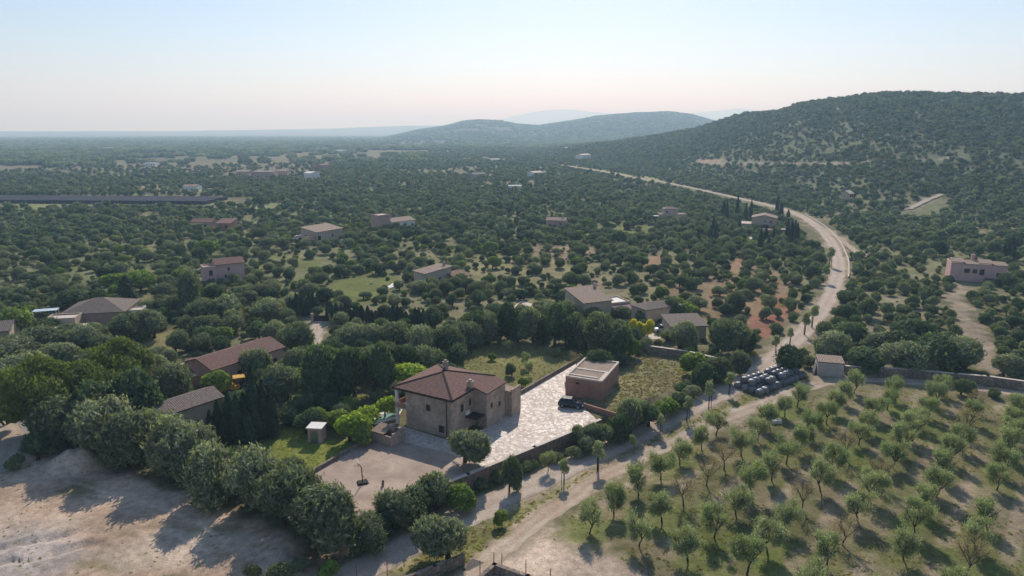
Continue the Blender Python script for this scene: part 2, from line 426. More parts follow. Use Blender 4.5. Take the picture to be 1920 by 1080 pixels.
FTRACK = P((1300, 306), (1450, 307), (1600, 308), (1700, 303), (1790, 296))
LTRACK = P((0, 872), (30, 835), (38, 812), (-20, 780))
DRIVE = P((596, 600), (590, 625), (598, 660))
LOT = P((-60, 900), (0, 885), (60, 850), (110, 838), (200, 866), (300, 910), (420, 960), (540, 1010), (620, 1050), (640, 1100), (600, 1300), (-300, 1300), (-300, 950))
YARD = P((430, 850), (500, 806), (560, 800), (600, 830), (690, 822), (590, 884), (540, 905), (470, 880))
COURT = P((585, 886), (690, 826), (700, 815), (760, 815), (842, 842), (905, 868), (880, 892), (760, 950), (655, 985), (600, 930))
STONES = P((690, 812), (758, 800), (841, 826), (905, 806), (960, 745), (1090, 672), (1098, 682), (1058, 718), (1062, 748), (1092, 762), (1122, 790), (904, 876), (842, 850))
VFIELD = P((700, 738), (770, 690), (850, 655), (905, 638), (1060, 656), (1088, 672), (975, 738), (930, 722), (840, 700), (750, 742))
GFIELD = P((1115, 770), (1172, 700), (1190, 672), (1250, 655), (1300, 680), (1290, 715), (1200, 760), (1150, 790))
ORCH = P((1010, 1010), (1110, 935), (1200, 872), (1300, 826), (1390, 788), (1440, 768), (1530, 735), (1620, 728), (1720, 730), (1920, 764), (2300, 830), (2600, 1200), (1300, 1200), (1200, 1075), (1090, 1035))
APRON = P((880, 1062), (930, 1020), (975, 992), (1030, 985), (1080, 1015), (1180, 1055), (1250, 1100), (930, 1110))
VERGE = P((870, 1040), (900, 990), (1000, 935), (1100, 885), (1200, 840), (1290, 800), (1280, 812), (1190, 855), (1110, 905), (1000, 975), (930, 1020))
RED = P((1400, 636), (1392, 600), (1435, 556), (1482, 540), (1494, 575), (1470, 610), (1430, 640))
BETW = np.concatenate([ROAD[1:11], TRACK[1:9][::-1]])
BANK = np.concatenate([np.array([at(*q) for q in ((700, 985), (876, 900), (1000, 850), (1122, 798), (1180, 775))]), P((1230, 790), (1140, 830), (1050, 875), (960, 912), (880, 945), (800, 985))])
G1, G2, G3 = (.15, .17, .05), (.27, .23, .11), (.2, .2, .075)
DIRT, REDS, BROWN = (.4, .3, .215), (.3, .15, .095), (.27, .2, .13)
ZONES = [  # polygon, soil colour, tree density kept, edge softness
    (ORCH, (.15, .15, .064), 0, 2), (BETW, (.2, .19, .075), 0, 1.2), (BANK, (.14, .16, .05), .0, 1.0), (APRON, (.5, .395, .3), 0, 2), (LOT, (.49, .36, .255), 0, 2),
    (YARD, (.2, .23, .05), 0, 1), (VFIELD, (.2, .19, .075), 0, 1), (GFIELD, (.24, .22, .11), 0.0, 1.5), (RED, REDS, .12, 1.5),
    (P((600, 562), (640, 520), (725, 508), (745, 520), (735, 566), (640, 572)), G1, .06, 2),
    (P((550, 492), (610, 483), (604, 506), (556, 507)), G1, 0, 2),
    (P((740, 470), (850, 482), (990, 476), (1075, 500), (1080, 540), (960, 545), (880, 540), (840, 490)), (.24, .215, .105), .1, 3),
    (P((990, 462), (1100, 460), (1130, 480), (1020, 490)), BROWN, .15, 3),
    (P((1055, 445), (1130, 414), (1250, 428), (1250, 446), (1150, 440)), G1, .08, 3),
    (P((690, 442), (860, 444), (850, 470), (700, 470)), (.17, .17, .08), .25, 3),
    (P((1270, 562), (1320, 528), (1345, 530), (1300, 565)), REDS, .05, 1.5),
    (P((1195, 500), (1245, 470), (1262, 478), (1240, 502)), (.34, .21, .13), .03, 2),
    (P((1360, 500), (1385, 485), (1398, 490), (1375, 512)), (.34, .21, .13), 0, 2),
    (P((1085, 525), (1140, 522), (1130, 540), (1090, 538)), BROWN, .1, 2),
    (P((1240, 520), (1420, 500), (1500, 520), (1480, 545), (1400, 600), (1300, 600), (1240, 570)), (.25, .18, .105), .42, 4),
    (P((150, 668), (330, 615), (375, 640), (230, 690)), (.22, .2, .09), .03, 1.5),
    (P((240, 740), (360, 668), (370, 690), (300, 770)), (.38, .3, .22), 0, 1.5),
    (P((470, 475), (530, 470), (540, 485), (480, 490)), G1, .1, 2),
    (P((0, 385), (90, 382), (140, 388), (40, 398)), (.22, .24, .09), .05, 6),
    (P((385, 392), (405, 372), (418, 372), (440, 385), (530, 380), (525, 395), (400, 402)), (.23, .24, .11), .1, 6),
    (P((130, 352), (250, 345), (420, 350), (380, 360), (150, 362)), (.27, .24, .13), .15, 8),
    (P((220, 405), (310, 395), (300, 415), (230, 420)), (.2, .19, .09), .1, 5),
    (P((1050, 305), (1240, 335), (1230, 345), (1100, 320)), (.27, .27, .1), .1, 6),
    (P((1540, 560), (1640, 545), (1760, 570), (1780, 640), (1680, 650), (1600, 620)), (.24, .21, .13), .35, 4),
    (P((1310, 300), (1360, 300), (1360, 308), (1310, 309)), (.38, .28, .19), 0, 6),
    (P((565, 385), (585, 380), (592, 392), (570, 395)), (.4, .28, .2), 0, 6),
]
SOFTLINES = [(ROAD, 5.4, (.36, .29, .2)), (TRACK, 3.6, (.38, .31, .22)), (SPUR, 3, DIRT), (SPATH, 3.6, (.3, .24, .17)), (BRANCH, 4.5, (.42, .34, .26)), (FTRACK, 6, (.3, .25, .18)), (DRIVE, 3.5, (.44, .36, .28)), (LTRACK, 5, (.3, .29, .27))]
BUILT = []           # discs kept clear of scattered trees: x, y, radius
def clearing(x, y):
    r = np.hypot(x, y)
    return sstep(.51, .57, fbm(x / 55 + 7, y / 80, 31, 3)) * sstep(100, 160, r) * (1 - sstep(800, 1000, r))
def density(x, y):
    """how much of the scattered wood stands at a place (0..1)"""
    r = np.hypot(x, y)
    d = np.ones(x.shape)
    px = 960 + 1314 * x / np.maximum(y, 1)
    # clearings between the woods; open farmland on the plain to the left
    d *= 1 - .8 * clearing(x, y)
    d *= 1 - .15 * sstep(.56, .7, fbm(x / 45, y / 30, 37, 3)) * sstep(420, 520, r) * sstep(900, 1150, px)
    plain_ = sstep(400, 900, r) * (1 - sstep(900, 1250, px))
    f2 = vnoise(x / 170, y / 110, 41); f3 = fbm(x / 400, y / 260, 51, 2)
    d *= 1 - plain_ * .95 * sstep(.5, .56, .6 * f2 + .4 * f3)
    for poly, c, keep, s in ZONES:
        k = sd_poly(x, y, poly); d = np.where(k < 1.0, np.minimum(d, keep), d)
    for line, wd, c in SOFTLINES:
        d = np.where(d_line(x, y, line) < wd * .5 + 1.6, 0, d)
    for line, cl in ((ROAD, 9), (BRANCH, 6)):
        d = np.where((d_line(x, y, line * .965) < cl) & (r > 290), 0, d); d = np.where((d_line(x, y, line * .98) < cl) & (r > 290), 0, d)
    for poly in (COURT, STONES):
        d = np.where(sd_poly(x, y, poly) < 1.5, 0, d)
    for bx, by, br in BUILT:
        d = np.where(np.hypot(x - bx, y - by) < br, 0, d)
    return d
def soil(x, y):
    r = np.hypot(x, y)
    wx = x + (fbm(x / 3, y / 3, 61, 3) - .5) * 3.2 * np.clip(r / 90, .6, 4); wy = y + (fbm(x / 3, y / 3, 71, 3) - .5) * 3.2 * np.clip(r / 90, .6, 4)
    n1 = fbm(x / 14, y / 14, 81, 4)[..., None]; n2 = fbm(x / 5, y / 5, 91, 3)[..., None]
    c = np.array((.1, .105, .05)) * (1 - n1) + np.array((.19, .165, .095)) * n1
    c = c * (1 - .5 * sstep(.52, .7, n2)) + np.array((.11, .125, .045)) * .5 * sstep(.52, .7, n2)
    cl = (clearing(wx, wy) * .9)[..., None]; cn = vnoise(x / 60, y / 60, 47)[..., None]
    c = c * (1 - cl) + (np.array((.165, .185, .08)) * (1 - cn) + np.array((.23, .2, .115)) * cn) * cl
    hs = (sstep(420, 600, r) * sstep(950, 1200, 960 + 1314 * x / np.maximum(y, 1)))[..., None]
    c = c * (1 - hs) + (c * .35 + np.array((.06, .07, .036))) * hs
    far = sstep(700, 2500, r)[..., None]
    f2 = vnoise(x / 170, y / 110, 41); f3 = fbm(x / 400, y / 260, 51, 2)
    px = 960 + 1314 * x / np.maximum(y, 1)
    field = (sstep(.5, .56, .6 * f2 + .4 * f3) * (1 - sstep(900, 1250, px)) * (1 - sstep(1900, 2500, r)))[..., None]
    tone = vnoise(x / 170 + 9, y / 110 + 3, 43)[..., None]
    fc = np.array((.12, .13, .06)) * (1 - tone) + np.array((.2, .165, .1)) * tone
    c = c * (1 - far) + np.array((.06, .072, .042)) * far
    c = c * (1 - field * sstep(350, 800, r)[..., None]) + fc * field * sstep(350, 800, r)[..., None]
    for poly, zc, keep, s in ZONES:
        k = (1 - sstep(-s * .6, s * .6, sd_poly(wx, wy, poly)))[..., None]
        c = c * (1 - k) + np.array(zc) * k
    # weeds on the dirt lot and in the orchard
    lot = (1 - sstep(-2, 1, sd_poly(wx, wy, LOT)))
    weeds = lot * sstep(.5, .62, fbm(x / 7 + 3, y / 5, 101, 4)) * .75
    c = c * (1 - weeds[..., None]) + np.array((.2, .18, .09)) * weeds[..., None]
    pale = lot * sstep(.55, .66, fbm(x / 9 + 8, y / 6, 103, 4)) * .6
    c = c * (1 - pale[..., None]) + np.array((.52, .42, .33)) * pale[..., None]
    pa = P((-40, 1000), (110, 985), (150, 1040), (120, 1100), (-60, 1100))
    g = ((1 - sstep(-2, 2, sd_poly(wx, wy, pa))) * .7)[..., None]
    c = c * (1 - g) + np.array((.4, .36, .33)) * g
    for tr in (((-40, 965), (110, 915), (250, 935), (380, 1000), (520, 1110)), ((-40, 1010), (120, 950), (260, 985), (330, 1100)), ((30, 890), (150, 920), (300, 960), (470, 1060), (540, 1110))):
        ln = resample(P(*tr), 2.0)
        for o in (-.85, .85):
            k = ((1 - sstep(.12, .42, d_line(x + (vnoise(x / 4, y / 4, 119) - .5) * .8, y, ln + o))) * lot * sstep(.3, .55, fbm(x / 4, y / 4, 117, 2)) * .55)[..., None]
            c = c * (1 - k) + np.array((.6, .48, .37)) * k
    orch = (1 - sstep(-2, 1, sd_poly(wx, wy, ORCH)))
    bare = orch * sstep(.46, .6, fbm(x / 6 + 5, y / 6, 107, 4)) * .5
    c = c * (1 - bare[..., None]) + np.array((.28, .22, .15)) * bare[..., None]
    ph = ((x * .757 - y * .653 + 39.4) / 5.75) % 1.0
    strip_ = orch * (1 - sstep(.1, .2, np.abs(ph - .5))) * sstep(.34, .56, fbm(x / 10 + 25, y / 10, 113, 3)) * .65
    c = c * (1 - strip_[..., None]) + np.array((.36, .285, .205)) * strip_[..., None]
    lush = orch * sstep(.52, .62, fbm(x / 8 + 15, y / 8, 109, 3)) * .75
    c = c * (1 - lush[..., None]) + np.array((.125, .155, .04)) * lush[..., None]
    for line, wd, lc in SOFTLINES:
        k = (1 - sstep(wd * .35, wd * .75, d_line(wx, wy, line)))[..., None]
        c = c * (1 - k) + np.array(lc) * k
    c = np.clip(c, .01, 1)
    return c

# ------------------------------------------------------------------ the ground, one sheet to the horizon
def make_ground():
    a1 = np.radians(np.concatenate([np.arange(-180, -60, 4.0), np.arange(-60, -41, .6), np.arange(-41, 41, .17), np.arange(41, 62, .5), np.arange(62, 180.1, 4.0)]))
    rr = [0.5, 20, 40]
    while rr[-1] < 45000:
        r = rr[-1]; rr.append(r * (1.0075 if r < 260 else 1.012 if r < 1500 else 1.02 if r < 6000 else 1.035))
    rr = np.array(rr); A, R = np.meshgrid(a1, rr)
    X = R * np.sin(A); Y = R * np.cos(A); nr, na = X.shape
    x = X.ravel(); y = Y.ravel(); z = H(x, y)
    # shallow furrows on the bare lot
    fx, fy = gp(55, 1030); d = np.hypot((x - fx) / 9, (y - fy) / 6)
    ph = (y - .42 * x + (vnoise(x / 3, y / 3, 77) - .5) * 1.2) * 1.6
    z = z + np.where(d < 1, -1.1 * np.maximum(0, np.sin(ph) - .45) * (1 - sstep(.5, 1, d)) * (vnoise(x / 4, y / 2, 78) > .4), 0)
    me = bpy.data.meshes.new('ground')
    me.vertices.add(nr * na); me.vertices.foreach_set('co', np.stack([x, y, z], 1).ravel())
    i = np.arange(nr - 1)[:, None] * na + np.arange(na - 1)[None, :]
    q = np.stack([i, i + 1, i + na + 1, i + na], -1).reshape(-1, 4)[:, ::-1]
    nq = len(q); me.loops.add(nq * 4); me.loops.foreach_set('vertex_index', q.ravel().astype(np.int32))
    me.polygons.add(nq); me.polygons.foreach_set('loop_start', np.arange(0, nq * 4, 4, dtype=np.int32))
    me.polygons.foreach_set('use_smooth', np.ones(nq, bool))
    me.update(); me.validate()
    col = np.ones((nr * na, 4), np.float32)
    vis = (np.abs(A.ravel()) < 1.1)
    col[:, :3] = (.13, .12, .065)
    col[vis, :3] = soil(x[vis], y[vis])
    at_ = me.color_attributes.new('soil', 'FLOAT_COLOR', 'POINT'); at_.data.foreach_set('color', col.ravel())
    me.materials.append(M['ground'])
    tag(link('ground', me), kind='structure')
make_ground()

def sheet(name, poly, z, m, kind='structure', uvs=1.0):
    import bmesh
    b = bmesh.new(); vs = [b.verts.new((p[0], p[1], z)) for p in poly]; b.faces.new(vs)
    bmesh.ops.recalc_face_normals(b, faces=b.faces)
    if b.faces[0].normal.z < 0: b.faces[0].normal_flip()
    bmesh.ops.triangulate(b, faces=b.faces)
    me = bpy.data.meshes.new(name); b.to_mesh(me); b.free(); me.materials.append(M[m])
    return tag(link(name, me), kind=kind)
def ribbon(name, line, wd, m, lift=.05, step=1.2, rough=.5):
    p = resample(line, step); d = np.gradient(p, axis=0); d /= np.hypot(*d.T)[:, None] + 1e-9; nn = np.stack([d[:, 1], -d[:, 0]], 1)
    k = 9; verts = []; n = len(p); t = np.arange(n)
    wl = wd / 2 + (fbm(t * step / 2.5, t * 0 + 1, 11, 3) - .5) * rough * 2; wr = wd / 2 + (fbm(t * step / 2.5, t * 0 + 7, 12, 3) - .5) * rough * 2
    rows = []
    for j in range(k):
        f = j / (k - 1); o = -wl * (1 - f) + wr * f
        q = p + nn * o[:, None]; rows.append(q)
    X = np.stack(rows, 1); z = H(X[..., 0].ravel(), X[..., 1].ravel()).reshape(n, k)
    dist = np.hypot(X[..., 0], X[..., 1]); z = z + lift + np.clip(dist - 250, 0, 400) * .0004
    me = bpy.data.meshes.new(name)
    V = np.concatenate([X, z[..., None]], -1).reshape(-1, 3)
    F = [(i * k + j, (i + 1) * k + j, (i + 1) * k + j + 1, i * k + j + 1)[::-1] for i in range(n - 1) for j in range(k - 1)]
    me.from_pydata(V.tolist(), [], F)
    uvl = me.uv_layers.new(name='UVMap'); li = np.empty(len(me.loops), np.int32); me.loops.foreach_get('vertex_index', li)
    uv = np.stack([(li % k) / (k - 1), (li // k) * step / wd], 1); uvl.data.foreach_set('uv', uv.ravel().astype(np.float32))
    me.materials.append(M[m])
    return tag(link(name, me), kind='structure')
ribbon('gravel_road', ROAD, 4.4, 'road', .028)
ribbon('orchard_track', TRACK, 3.0, 'track', .02, rough=.7)
ribbon('hillside_track', BRANCH, 3.0, 'road', .4)
ribbon('side_track', SPUR, 2.6, 'track', .1)
ribbon('farm_lane', LTRACK, 3.4, 'road', .05)
ribbon('driveway', DRIVE, 2.6, 'road', .05)
sheet('concrete_court', COURT, .03, 'court')
sheet('stone_terrace', STONES, .042, 'paving')

# ------------------------------------------------------------------ buildings
def quad_uv(pts):
    """metres across and up a roof face"""
    a = Vector(pts[0]); e = (Vector(pts[1]) - a).normalized(); n = (Vector(pts[1]) - a).cross(Vector(pts[-1]) - a).normalized(); f = n.cross(e)
    return [((Vector(p) - a).dot(e), (Vector(p) - a).dot(f)) for p in pts]
def roof_faces(mb, kind, L, D, z, rise, oh=.35, th=.16):
    x0, x1, y0, y1 = -oh, L + oh, -oh, D + oh; dz = rise * oh / (D / 2) if kind in ('gable_x', 'hip') else 0
    top = []
    if kind == 'gable_x':
        zl = z - dz; top = [[(x0, y0, zl), (x1, y0, zl), (x1, D / 2, z + rise), (x0, D / 2, z + rise)], [(x1, y1, zl), (x0, y1, zl), (x0, D / 2, z + rise), (x1, D / 2, z + rise)]]
    elif kind == 'gable_y':
        zl = z - rise * oh / (L / 2); top = [[(x0, y1, zl), (x0, y0, zl), (L / 2, y0, z + rise), (L / 2, y1, z + rise)], [(x1, y0, zl), (x1, y1, zl), (L / 2, y1, z + rise), (L / 2, y0, z + rise)]]
    elif kind == 'shed':
        top = [[(x0, y0, z - rise * oh / D), (x1, y0, z - rise * oh / D), (x1, y1, z + rise * (1 + oh / D)), (x0, y1, z + rise * (1 + oh / D))]]
    elif kind == 'shedx':
        top = [[(x0, y1, z - rise * oh / L), (x0, y0, z - rise * oh / L), (x1, y0, z + rise * (1 + oh / L)), (x1, y1, z + rise * (1 + oh / L))]]
    elif kind == 'hip':
        zl = z - dz; i = min(D / 2, L / 2 - .05) if L >= D else L / 2 - .05
        if L >= D:
            a, b = (D / 2, D / 2, z + rise), (L - D / 2, D / 2, z + rise)
            top = [[(x0, y0, zl), (x1, y0, zl), b, a], [(x1, y0, zl), (x1, y1, zl), b], [(x1, y1, zl), (x0, y1, zl), a, b], [(x0, y1, zl), (x0, y0, zl), a]]
        else:
            a, b = (L / 2, L / 2, z + rise), (L / 2, D - L / 2, z + rise)
            top = [[(x0, y0, zl), (x1, y0, zl), a], [(x1, y0, zl), (x1, y1, zl), b, a], [(x1, y1, zl), (x0, y1, zl), b], [(x0, y1, zl), (x0, y0, zl), a, b]]
    for f in top:
        up = [(p[0], p[1], p[2] + th) for p in f]
        mb.face(up, quad_uv(up)); mb.face(f[::-1])
        for i in range(len(f)):
            a, b = f[i], f[(i + 1) % len(f)]
            mb.face([a, b, (b[0], b[1], b[2] + th), (a[0], a[1], a[2] + th)])
    return top
def wall_mesh(kind, L, D, z, rise, base=-.6):
    mb = MB()
    if kind == 'gable_x':
        mb.prism([(0, base), (0, z)][::-1] + [], 0, 0) if 0 else None
        for x, s in ((0, 1), (L, -1)):
            p = [(x, 0, base), (x, 0, z), (x, D / 2, z + rise), (x, D, z), (x, D, base)]; mb.face(p if s > 0 else p[::-1])
        mb.face([(0, 0, base), (L, 0, base), (L, 0, z), (0, 0, z)]); mb.face([(L, D, base), (0, D, base), (0, D, z), (L, D, z)])
    elif kind == 'gable_y':
        for y, s in ((0, 1), (D, -1)):
            p = [(0, y, base), (L, y, base), (L, y, z), (L / 2, y, z + rise), (0, y, z)]; mb.face(p if s > 0 else p[::-1])
        mb.face([(0, D, base), (0, 0, base), (0, 0, z), (0, D, z)]); mb.face([(L, 0, base), (L, D, base), (L, D, z), (L, 0, z)])
    elif kind in ('shed', 'shedx'):
        za = z; zb = z + rise
        c = [(0, 0, za), (L, 0, zb if kind == 'shedx' else za), (L, D, zb), (0, D, za if kind == 'shedx' else zb)]
        b = [(0, 0, base), (L, 0, base), (L, D, base), (0, D, base)]
        for i in range(4):
            j = (i + 1) % 4; mb.face([b[i], b[j], c[j], c[i]])
    else:
        mb.box(0, L, 0, D, base, z)
    return mb
def window(parent, x, y, z, wd, ht, side='f', m='glass', frame='pale', name='window'):
    """framed opening on a wall; side f (y=const, faces -y), r (faces +x), l (faces -x)"""
    o = link(name, None, parent)
    o.location = (x, y, z); o.rotation_euler = (0, 0, {'f': 0, 'r': pi / 2, 'l': -pi / 2}[side])
    a = MB(); t = .1
    for q in ((-wd / 2 - t, -wd / 2, -.05, .02, 0, ht), (wd / 2, wd / 2 + t, -.05, .02, 0, ht), (-wd / 2 - t, wd / 2 + t, -.05, .02, ht, ht + t), (-wd / 2 - t - .05, wd / 2 + t + .05, -.1, .02, -.1, 0)): a.box(*q)
    a.build('frame', frame, o)
    g = MB(); g.box(-wd / 2, wd / 2, -.012, .02, 0, ht); g.box(-.025, .025, -.035, -.012, 0, ht)
    g.build('pane', m, o)
    return o
def block(root, ox, oy, L, D, z, kind, rise, wm, rm, base=-.6, oh=.35):
    g = wall_mesh(kind, L, D, z, rise, base).build('wall', wm, root); g.location = (ox, oy, 0)
    if kind == 'flat':
        mb = MB(); t = .25; h = .35
        mb.box(-.03, L + .03, -.03, t, z, z + h); mb.box(-.03, L + .03, D - t, D + .03, z, z + h)
        mb.box(-.03, t, t, D - t, z, z + h); mb.box(L - t, L + .03, t, D - t, z, z + h)
        p = mb.build('parapet', wm, root); p.location = (ox, oy, 0)
        mb = MB(); mb.box(t, L - t, t, D - t, z, z + .06); r = mb.build('roof', rm, root); r.location = (ox, oy, 0)
    else:
        mb = MB(); roof_faces(mb, kind, L, D, z, rise, oh); r = mb.build('roof', rm, root); r.location = (ox, oy, .004)
    return g, r
def chimney(parent, x, y, z0, z1, s=.55, m='plaster'):
    mb = MB(); mb.box(x - s / 2, x + s / 2, y - s / 2, y + s / 2, z0, z1); mb.box(x - s / 2 - .1, x + s / 2 + .1, y - s / 2 - .1, y + s / 2 + .1, z1, z1 + .12)
    mb.box(x - s / 3, x + s / 3, y - s / 3, y + s / 3, z1 + .12, z1 + .4)
    return mb.build('chimney', m, parent)
def front(pa, pb, z):
    """plan frame of a building from the two upper corners of its near wall"""
    A = np.array(at(*pa, z)); B = np.array(at(*pb, z))
    d = B - A; L = float(np.hypot(*d)); a = math.atan2(d[1], d[0]); return A, L, a
def house(name, label, cat, pa, pb, z, D, kind, rise, wm, rm, land=None, wins=(), chim=None, group=None, oh=.35, zg=None):
    A, L, a = front(pa, pb, z); zz = 0.0
    if np.hypot(*A) > 330:
        zz = Hs(*A); A, L, a = front(pa, pb, z + zz)
    root = thing(name, label, cat, (A[0], A[1], zz), a, group)
    g, r = block(root, 0, 0, L, D, z, kind, rise, wm, rm, oh=oh)
    for u, wz, ww, wh, *k in wins:
        window(root, u * L, -.005, wz, ww, wh, 'f', *(k or ()))
    if chim: chimney(r, chim[0] * L, chim[1] * D, z, z + rise + chim[2], .6, wm)
    c = np.array([cos(a) * L / 2 - sin(a) * D / 2, sin(a) * L / 2 + cos(a) * D / 2]) + A
    BUILT.append((c[0], c[1], .5 * max(L, D) + 2.0))
    if D < L * .5 or L < D * .5:
        for f in (.15, .85):
            q = A + (np.array([cos(a), sin(a)]) * L * f + np.array([-sin(a), cos(a)]) * D / 2 if L > D else np.array([cos(a), sin(a)]) * L / 2 + np.array([-sin(a), cos(a)]) * D * f)
            BUILT.append((q[0], q[1], .5 * min(L, D) + 2.5))
    if land: landmark(land, c[0], c[1])
    return root, L, r

# --- the stone villa
def villa():
    B = np.array((-8.95, 94.5)); th = rad(60)                       # local x runs back-right, local y back-left
    r = thing('stone_villa', 'large two storey stone villa with red tiled hip roof on the terrace', 'house', (B[0], B[1], 0), th)
    L, D, Z = 11.4, 8.6, 6.3
    block(r, 0, 0, L, D, Z, 'flatless', 0, 'villa', 'tile', base=-.4) if 0 else None
    g = wall_mesh('box', L, D, Z, 0, -.4).build('wall', 'villa', r)
    mb = MB(); top = roof_faces(mb, 'hip', L, D + 2.0, Z, 1.55, .4)
    ro = mb.build('roof', 'tile', r)
    rd = MB()
    for f in top:                                                     # ridge and hip tiles
        for i in range(len(f)):
            a, b = Vector(f[i]), Vector(f[(i + 1) % len(f)])
            if abs(a.z - b.z) > .5 or (a.z > Z + 1 and b.z > Z + 1): rd.bar(a + Vector((0, 0, .14)), b + Vector((0, 0, .14)), .28, .1)
    rd.build('ridge_tiles', 'paletile', ro)
    # eaves board
    eb = MB(); eb.box(-.38, -.3, -.4, D + 2.5, Z - .32, Z - .18); eb.box(-.3, L + .3, -.38, -.3, Z - .32, Z - .18); eb.build('gutter', 'shutter', r)
    # wing that comes forward on the right, its own lower shed roof
    w = wall_mesh('shed', 5.6, 2.5, 5.6, .65, -.4).build('wing_wall', 'villa', r); w.location = (5.8, -2.5, 0)
    mb = MB(); roof_faces(mb, 'shed', 5.6, 2.45, 5.65, .63, .18); wr = mb.build('wing_roof', 'tile', r); wr.location = (5.8, -2.5, 0)
    # stepped annex at the far right end
    a = MB(); a.box(0, 2.9, 0, 3.4, -.4, 3.9); a.box(-.02, 2.92, -.02, .25, 3.9, 4.6); a.box(0, .25, .25, 3.4, 3.9, 4.3)
    an = a.build('annex_wall', 'villa', r); an.location = (11.45, -3.7, 0)
    s = MB(); s.box(11.72, 14.3, -3.43, -.32, 3.92, 3.98); s.build('annex_roof', 'gravelroof', r)
    # chimneys
    chimney(ro, 7.6, 6.4, Z + .5, Z + 2.4, .65, 'villa'); chimney(ro, 5.3, .15, Z - .6, Z + 1.0, .75, 'villa')
    # openings: facade x=0 faces left-front
    for y, z, ww, hh in ((4.3, 3.6, .75, 1.0), (1.9, .6, 1.0, 1.15)): window(r, -.005, y, z, ww, hh, 'l', 'shutter', 'villa')
    for x, z, ww, hh in ((2.7, 3.35, .8, 1.25), (4.9, 3.6, .7, 1.15)): window(r, x, -.005, z, ww, hh, 'f', 'shutter', 'villa')
    for x, z, ww, hh in ((7.2, 2.9, .6, .85), (9.6, 2.3, .6, .85)): window(r, x, -2.505, z, ww, hh, 'f', 'shutter', 'villa')
    dk = MB(); dk.box(3.6, 5.8, -2.2, -.0, 2.05, 2.25); dk.box(3.65, 3.8, -2.15, -2.0, -.3, 2.05); dk.build('porch_roof', 'shutter', r)
    pp = MB(); pp.tube([(-.1, .9, -.2), (-.1, .9, 6.0)], [.07, .07], 6); pp.build('drainpipe', 'shutter', r)
    ac = MB(); ac.box(3.55, 4.3, -.36, -.01, 2.55, 3.15); ac.build('air_conditioner', 'white', r)
    # open porch and balcony on the left side
    for x in (.25, 4.2, 8.2):
        c = MB(); c.box(x - .2, x + .2, D + 1.75, D + 2.15, -.3, 6.1); c.build('porch_column', 'white', r)
    bl = MB(); bl.box(.05, L, D + .01, D + 2.2, 2.75, 2.95); bl.build('balcony_floor', 'pale', r)
    ra = MB(); ra.box(.05, L, D + 2.1, D + 2.2, 2.95, 3.75); ra.box(.05, .15, D + .05, D + 2.1, 2.95, 3.75); ra.build('balcony_rail', 'terracotta', r)
    BUILT.append((-8, 100, 9)); BUILT.append((-2, 103, 8)); landmark('the stone villa', -6, 101)
villa()
# --- flat roofed garage
def garage():
    G2 = np.array(at(1128, 752)); G1 = np.array(at(1060, 741)); a = math.atan2(*(G2 - G1)[::-1]); L = float(np.hypot(*(G2 - G1))); D = 10.8
    r = thing('flat_roofed_garage', 'terracotta rendered garage with flat gravel roof behind the parked dark car', 'garage', (G1[0], G1[1], 0), a)
    Z = 3.35
    mb = MB(); mb.box(0, L, 0, D, -.4, Z); mb.build('wall', 'terracotta', r)
    mb = MB(); t = .3
    mb.box(-.03, L + .03, -.03, t, Z, Z + .28); mb.box(-.03, L + .03, D - t, D + .03, Z, Z + .28); mb.box(-.03, t, t, D - t, Z, Z + .28); mb.box(L - t, L + .03, t, D - t, Z, Z + .28)
    mb.build('parapet', 'pale', r)
    mb = MB(); mb.box(t, L - t, t, D - t, Z, Z + .05); ro = mb.build('roof', 'gravelroof', r)
    mb = MB(); mb.box(t, L - t - .9, 1.3, 1.75, Z + .05, Z + .17); mb.box(t, L - t, 4.6, 5.1, Z + .05, Z + .17); mb.box(L - t - .5, L - t, t, 5.0, Z + .05, Z + .16); mb.build('roof_strips', 'pale', ro)
    w = window(r, 2.2, -.005, 2.35, .7, .4, 'f', 'shutter', 'terracotta')
    BUILT.append((14, 116, 9)); landmark('the flat roofed garage', 15, 114)
garage()
house('long_barn', 'long pink barn with weathered red tile roof behind the yellow digger', 'barn', (398, 694), (531, 651), 4.0, 8.2, 'gable_x', 1.3, 'pink', 'tile', 'the long pink barn', wins=((.86, 1.4, .9, 1.0, 'shutter', 'pink'), (.35, 1.4, .9, 1.0, 'shutter', 'pink')))
r_, L_, q_ = house('barn_lean_to', 'low tiled lean-to at the left end of the pink barn', 'outbuilding', (352, 697), (396, 691), 2.6, 5, 'shed', .7, 'pink', 'tile')
c_ = MB(); c_.box(.3, 2.2, -1.8, -.1, 2.2, 2.28); c_.box(.4, .5, -1.7, -1.6, -.3, 2.2); c_.box(2.0, 2.1, -1.7, -1.6, -.3, 2.2); c_.build('canopy', 'white', r_)
house('small_barn', 'pale walled small barn with grey brown tiled gable roof beside dark cypresses', 'barn', (303, 781), (415, 744), 3.3, 5.6, 'gable_x', 1.0, 'plaster', 'greytile', 'the small grey roofed barn')
